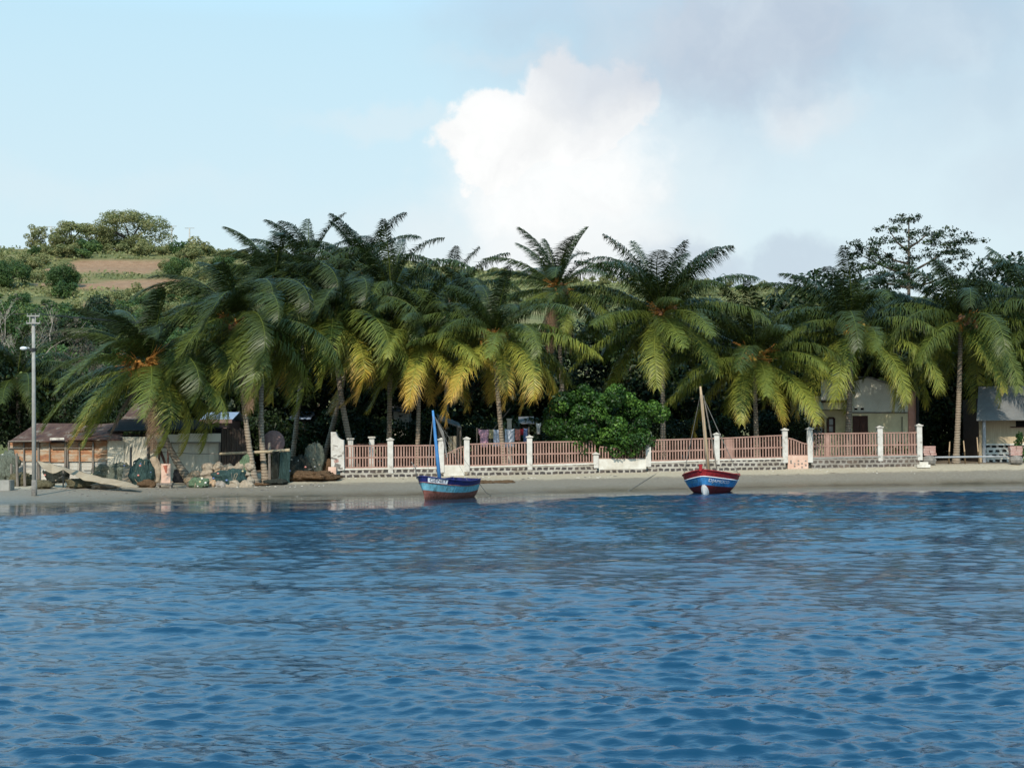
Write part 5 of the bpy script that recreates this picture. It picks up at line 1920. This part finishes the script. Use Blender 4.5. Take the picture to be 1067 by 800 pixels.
window(862.8, 869.2, 435.5, 451, Yh + 1.02)
window(846, 858, 435.5, 452, Yh + 1.02)
mb = MB()
rg = at(905, 391.8, Yh)
slab(mb, [at(905, 392, Yh - .4), at(957, 408.3, Yh - .4), at(957, 408.3, Yh - .4) + Vector((0, 8, 0)), at(905, 392, Yh - .4) + Vector((0, 8, 0))], .09)
slab(mb, [at(853, 391, Yh - .4) + Vector((0, 0, -.2)), at(905, 392, Yh - .4), at(905, 392, Yh - .4) + Vector((0, 8, 0)), at(853, 391, Yh - .4) + Vector((0, 8, -.2))], .09)
mb.build('roof', M['grey_roof'], e)
MB().hexa([Vector((p.x, p.y, z)) for z in (zg, at(884, 412, Yh).z) for p in (Vector((at(843, 420, Yh).x, Yh + 1.4, 0)), Vector((at(953, 420, Yh).x, Yh + 1.4, 0)), Vector((at(953, 420, Yh).x, Yh + 7.5, 0)), Vector((at(843, 420, Yh).x, Yh + 7.5, 0)))]).build('back_wall', M['cream'], e)
# plants inside the fence
for px, h_, Y, k, lab in ((908, 1.3, 105, 0, 'slim young plant behind the pink fence before the brown door'), (926, 1.2, 104.5, 1, 'leafy young plant behind the last fence run, left one'), (941, 1.5, 105, 2, 'leafy young plant behind the last fence run, by the house corner'), (934, 1.0, 105.2, 1, 'low young plant between two taller ones behind the last fence run')):
    b = stand(px, Y)
    g = random.Random(px)
    cl = [((g.uniform(-.3, .3), g.uniform(-.25, .25), z), (.2, .2, .22)) for z in np.linspace(.3, h_, 9)]
    me = crown_mesh('foliage', cl, 260, .2, px, smin=.2)
    t_ = thing('garden_plant', lab, 'plant', b, 'young plants behind the last fence run')
    me.materials.append(M['bush_leaf'])
    link('foliage', me, [], t_)
    MB().tube([b - Vector((0, 0, .1)), b + Vector((.03, 0, h_ * .9))], [.025, .012], 5).build('stem', M['bark'], t_)

# ------------------------------------------------------------------ tin shed on the right
Yt = 107.0
org = stand(1048, Yt)
e = thing('tin_shed', 'plank shed with a grey tin roof and painted stone base at the right edge', 'shed', org)
zg = org.z - .2
mb = MB()
slab(mb, [at(1017.5, 437.5, Yt - 1.4), at(1105, 436.5, Yt - 1.4), at(1105, 401, Yt + .6), at(1019.5, 402.5, Yt + .6)], .06)
mb.build('roof', M['grey_roof'], e)
wallquad(1021, 1098, 437, Yt, .12, 'plank_wall', 'wall', e, 463.5)
wallquad(1021, 1098, 463.2, Yt - .12, .3, 'stone_black', 'stone_base', e)
MB().bar(at(1021, 463, Yt - .16), at(1098, 462.6, Yt - .16), .12, .32).build('sill', M['plaster'], e)
a = at(1058.5, 438.5, Yt - .03)
b = at(1078, 444.3, Yt - .03)
w_ = MB().hexa([Vector((x, Yt - .03 + d, z)) for z in (b.z, a.z) for x, d in ((a.x, 0), (b.x, 0), (b.x, .022), (a.x, .022))]).build('window', M['black_void'], e)
MB().bar(at(1053, 445, Yt - .06), at(1079, 444.7, Yt - .06), .08, .06).build('window_ledge', M['dark_wood'], w_)
MB().tube([stand(1025.6, Yt - .9) - Vector((0, 0, .2)), at(1025.3, 437.6, Yt - .9)], .13, 9).build('post', M['galv'], e)
MB().bar(stand(1021.5, Yt - .5), at(1021.5, 438, Yt - .5), .2, .15).build('corner_post', M['plank_wall'], e)
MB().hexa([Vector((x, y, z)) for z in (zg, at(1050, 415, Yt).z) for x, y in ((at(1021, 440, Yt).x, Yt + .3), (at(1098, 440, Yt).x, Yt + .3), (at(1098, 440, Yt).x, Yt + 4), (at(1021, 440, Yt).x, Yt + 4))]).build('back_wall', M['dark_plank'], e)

# broken brick pillars and pipe rail
for px, lab in ((968, 'broken brick pillar on dark stones, next to the last white fence post'), (1058.5, 'broken brick pillar on dark stones in front of the tin shed')):
    b = ground(px, 484.5)
    Yq = b.y
    t_ = thing('brick_pillar', lab, 'pillar', b, 'broken brick pillars')
    zt, zm = at(px, 464.5, Yq).z, at(px, 474.5, Yq).z
    g = random.Random(px)
    MB().ball(Vector((b.x, Yq, (b.z + zm) / 2)), (.55, .45, (zm - b.z) * .62), 10, 6, .1, 3).build('stone_footing', M['rubble'], t_)
    mb = MB()
    for k in range(4):
        z = zm + (zt - zm) * (k + .5) / 4
        for s_ in (-1, 1):
            mb.box((b.x + s_ * .22 + g.uniform(-.04, .04), Yq, z), (.42, .5, (zt - zm) / 4 - .015), rz=g.uniform(-.05, .05))
    mb.build('brickwork', M['brick_pink'], t_)
b = ground(1010, 484)
Yq = b.y + .3
e = thing('pipe_rail', 'low galvanised pipe rail between the two broken brick pillars', 'railing', b)
MB().tube([at(973, 476.4, Yq), at(1020, 475.8, Yq), at(1035, 475.6, Yq)], .07, 8).build('pipe', M['galv'], e)
MB().tube([at(1035, 475.6, Yq), at(1054, 475.3, Yq)], .05, 8).build('thin_pipe', M['galv'], e)
for px, ty, lean in ((988.5, 460, 1.2), (1006, 459, -2), (1020.5, 455.5, -2.5)):
    b_ = ground(px, 483)
    MB().tube([b_ - Vector((0, 0, .2)), at(px + lean * .5, 470, Yq - .05), at(px + lean, ty, Yq)], [.07, .05, .035], 6).build('stake', M['tan_wood'], e)
b = ground(964, 487.5)
tag(MB().box(b + Vector((-.2, 0, .1)), (.95, .6, .22), .1).box(b + Vector((-.1, .05, .29)), (.6, .45, .18), -.15).build('stone_block', M['plaster'], origin=b), 'pale stone blocks at the foot of the last white fence post', 'stone')
b = stand(1066, 104)
cl = [((random.uniform(-.4, .4), random.uniform(-.3, .3), z), (.3, .3, .3)) for z in np.linspace(.5, 2.0, 8)]
me = crown_mesh('foliage', cl, 500, .22, 991, smin=.2)
me.materials.append(M['bush_leaf'])
t_ = thing('garden_plant', 'green potted-size shrub at the right edge before the shed window', 'plant', b)
link('foliage', me, [], t_)
MB().tube([b - Vector((0, 0, .1)), b + Vector((0, 0, 1.2))], .03, 5).build('stem', M['bark'], t_)

# ------------------------------------------------------------------ litter on the sand
def scatter(name, n, zones, size, m, seed, flat=.4):
    g = random.Random(seed)
    mb = MB()
    for _ in range(n):
        x0, x1, y0, y1 = g.choice(zones)
        q = ground(g.uniform(x0, x1), g.uniform(y0, y1), 74, 108)
        s_ = size * g.uniform(.5, 1.5)
        mb.ball(q + Vector((0, 0, s_ * flat * .4)), (s_ * g.uniform(.7, 1.8), s_, s_ * flat), 6, 4, .15, g.randrange(999))
    o = mb.build(name, m)
    o['kind'] = 'stuff'
    return o


scatter('litter', 150, [(0, 190, 508, 512), (190, 345, 503, 508), (355, 960, 487, 500), (60, 340, 508, 518)], .07, M['rubble'], 3)
scatter('seaweed', 130, [(498, 532, 501.5, 503.6)], .13, M['net_brown'], 4, .35)
scatter('pebbles', 120, [(350, 640, 497, 499), (640, 960, 487, 494), (190, 340, 505, 508)], .05, M['plaster'], 5)

# ------------------------------------------------------------------ light, sky
SUN_EL, SUN_AZ = 40.0, -12.0        # azimuth: degrees from straight behind the camera, negative to the left
sd = Vector((math.sin(R(SUN_AZ)) * math.cos(R(SUN_EL)), -math.cos(R(SUN_AZ)) * math.cos(R(SUN_EL)), math.sin(R(SUN_EL))))
sl = bpy.data.lights.new('sun', 'SUN')
sl.energy = 3.6
sl.angle = R(.6)
sl.color = (1, .90, .76)
so = bpy.data.objects.new('sun', sl)
COL.objects.link(so)
so.rotation_euler = sd.to_track_quat('Z', 'Y').to_euler()
so.location = sd * 200

w = bpy.data.worlds.new('World')
S.world = w
w.use_nodes = True
nt = w.node_tree
bg = nt.nodes['Background']
sky = N(nt, 'ShaderNodeTexSky', sky_type='NISHITA')
sky.sun_disc = False
sky.sun_elevation = R(SUN_EL)
sky.sun_rotation = math.atan2(sd.x, sd.y)
sky.altitude = 0
sky.air_density = 1.0
sky.dust_density = 1.2
sky.ozone_density = 1.6
tc = N(nt, 'ShaderNodeTexCoord')
DIR = tc.outputs['Generated']
warp = N(nt, 'ShaderNodeTexNoise')
warp.inputs['Scale'].default_value = 13
warp.inputs['Detail'].default_value = 9
warp.inputs['Roughness'].default_value = .58
L(nt, DIR, warp.inputs['Vector'])
wv = N(nt, 'ShaderNodeVectorMath', operation='MULTIPLY_ADD')
L(nt, warp.outputs['Color'], wv.inputs[0])
wv.inputs[1].default_value = (.115, 0, .10)
wo = N(nt, 'ShaderNodeVectorMath', operation='ADD')
L(nt, DIR, wv.inputs[2])
L(nt, wv.outputs[0], wo.inputs[0])
wo.inputs[1].default_value = (-.0575, 0, -.05)


def blob(px, py, rx, ry, soft, dens=1.0):
    d = (CM @ Vector(((px - CX) / F, -(py - CY) / F, -1))).normalized()
    s = N(nt, 'ShaderNodeVectorMath', operation='SUBTRACT')
    L(nt, wo.outputs[0], s.inputs[0])
    s.inputs[1].default_value = d
    m_ = N(nt, 'ShaderNodeVectorMath', operation='MULTIPLY')
    L(nt, s.outputs[0], m_.inputs[0])
    m_.inputs[1].default_value = (F / rx, F / max(rx, ry), F / ry)
    ln = N(nt, 'ShaderNodeVectorMath', operation='LENGTH')
    L(nt, m_.outputs[0], ln.inputs[0])
    r_ = N(nt, 'ShaderNodeMapRange', interpolation_type='SMOOTHSTEP')
    L(nt, ln.outputs['Value'], r_.inputs[0])
    r_.inputs[1].default_value = 1 + soft
    r_.inputs[2].default_value = 1 - soft
    r_.inputs[3].default_value = 0
    r_.inputs[4].default_value = dens
    return r_.outputs[0]


def umax(*a):
    o = a[0]
    for b in a[1:]:
        o = math_(nt, 'MAXIMUM', o, b)
    return o


white = umax(blob(612, 116, 82, 62, .10), blob(518, 154, 72, 55, .12), blob(585, 190, 120, 70, .4, .92), blob(600, 245, 125, 62, .7, .75), blob(845, 122, 45, 28, .7, .6), blob(660, 190, 80, 80, .9, .4))
veil = umax(blob(880, 190, 300, 100, .9, .25), blob(420, 125, 95, 13, .8, .30), blob(600, 55, 110, 10, .8, .3), blob(560, 270, 200, 50, .9, .5), blob(60, 190, 200, 22, .9, .16))
grey = umax(blob(770, 32, 220, 75, .7, .92), blob(920, 22, 260, 60, .8, .7), blob(640, 5, 140, 45, .7, .8), blob(800, 105, 170, 50, .9, .35), blob(1040, 60, 150, 80, .85, .45), blob(1060, 180, 60, 50, .9, .3), blob(750, 272, 60, 22, .6, .6), blob(820, 280, 80, 22, .6, .55))
cn = noise(nt, 14, 8, wo.outputs[0], .55)
grey = math_(nt, 'MULTIPLY', grey, ramp(nt, noise(nt, 7, 9, wo.outputs[0], .6), [(.30, (.6, .6, .6)), (.54, (1, 1, 1))]))
wcol = ramp(nt, cn, [(.3, (6.5, 6.6, 6.65)), (.62, (7.7, 7.75, 7.7))])
gcol = ramp(nt, cn, [(.3, (3.35, 4.0, 5.0)), (.7, (4.6, 5.2, 5.9))])
SK = sky.outputs[0]
sx = N(nt, 'ShaderNodeSeparateXYZ')
L(nt, DIR, sx.inputs[0])
hz_ = N(nt, 'ShaderNodeMapRange', interpolation_type='SMOOTHSTEP')
L(nt, sx.outputs[2], hz_.inputs[0])
hz_.inputs[1].default_value = .22
hz_.inputs[2].default_value = .80
hz_.inputs[3].default_value = .93
hz_.inputs[4].default_value = .5
skyh = ramp(nt, sx.outputs[2], [(0, (5.6, 6.6, 6.9)), (.13, (5.3, 6.5, 6.85)), (.28, (4.4, 6.3, 7.2)), (.45, (4.4, 10.2, 14.4)), (.9, (4.2, 10.0, 14.4))])
skyc = mixc(nt, hz_.outputs[0], mixc(nt, 1.0, SK, (1.1, 1.35, 1.5), 'MULTIPLY'), skyh)
c1 = mixc(nt, veil, skyc, (6.4, 6.6, 6.7))
c2 = mixc(nt, white, c1, wcol)
c3 = mixc(nt, grey, c2, gcol)
L(nt, c3, bg.inputs[0])
bg.inputs[1].default_value = .1

S.view_settings.view_transform = 'Standard'
S.view_settings.look = 'None'
S.view_settings.exposure = 0.4
S.view_settings.gamma = 1
S.render.engine = 'CYCLES'
S.cycles.max_bounces = 6
S.cycles.transparent_max_bounces = 8
S.cycles.use_denoising = True
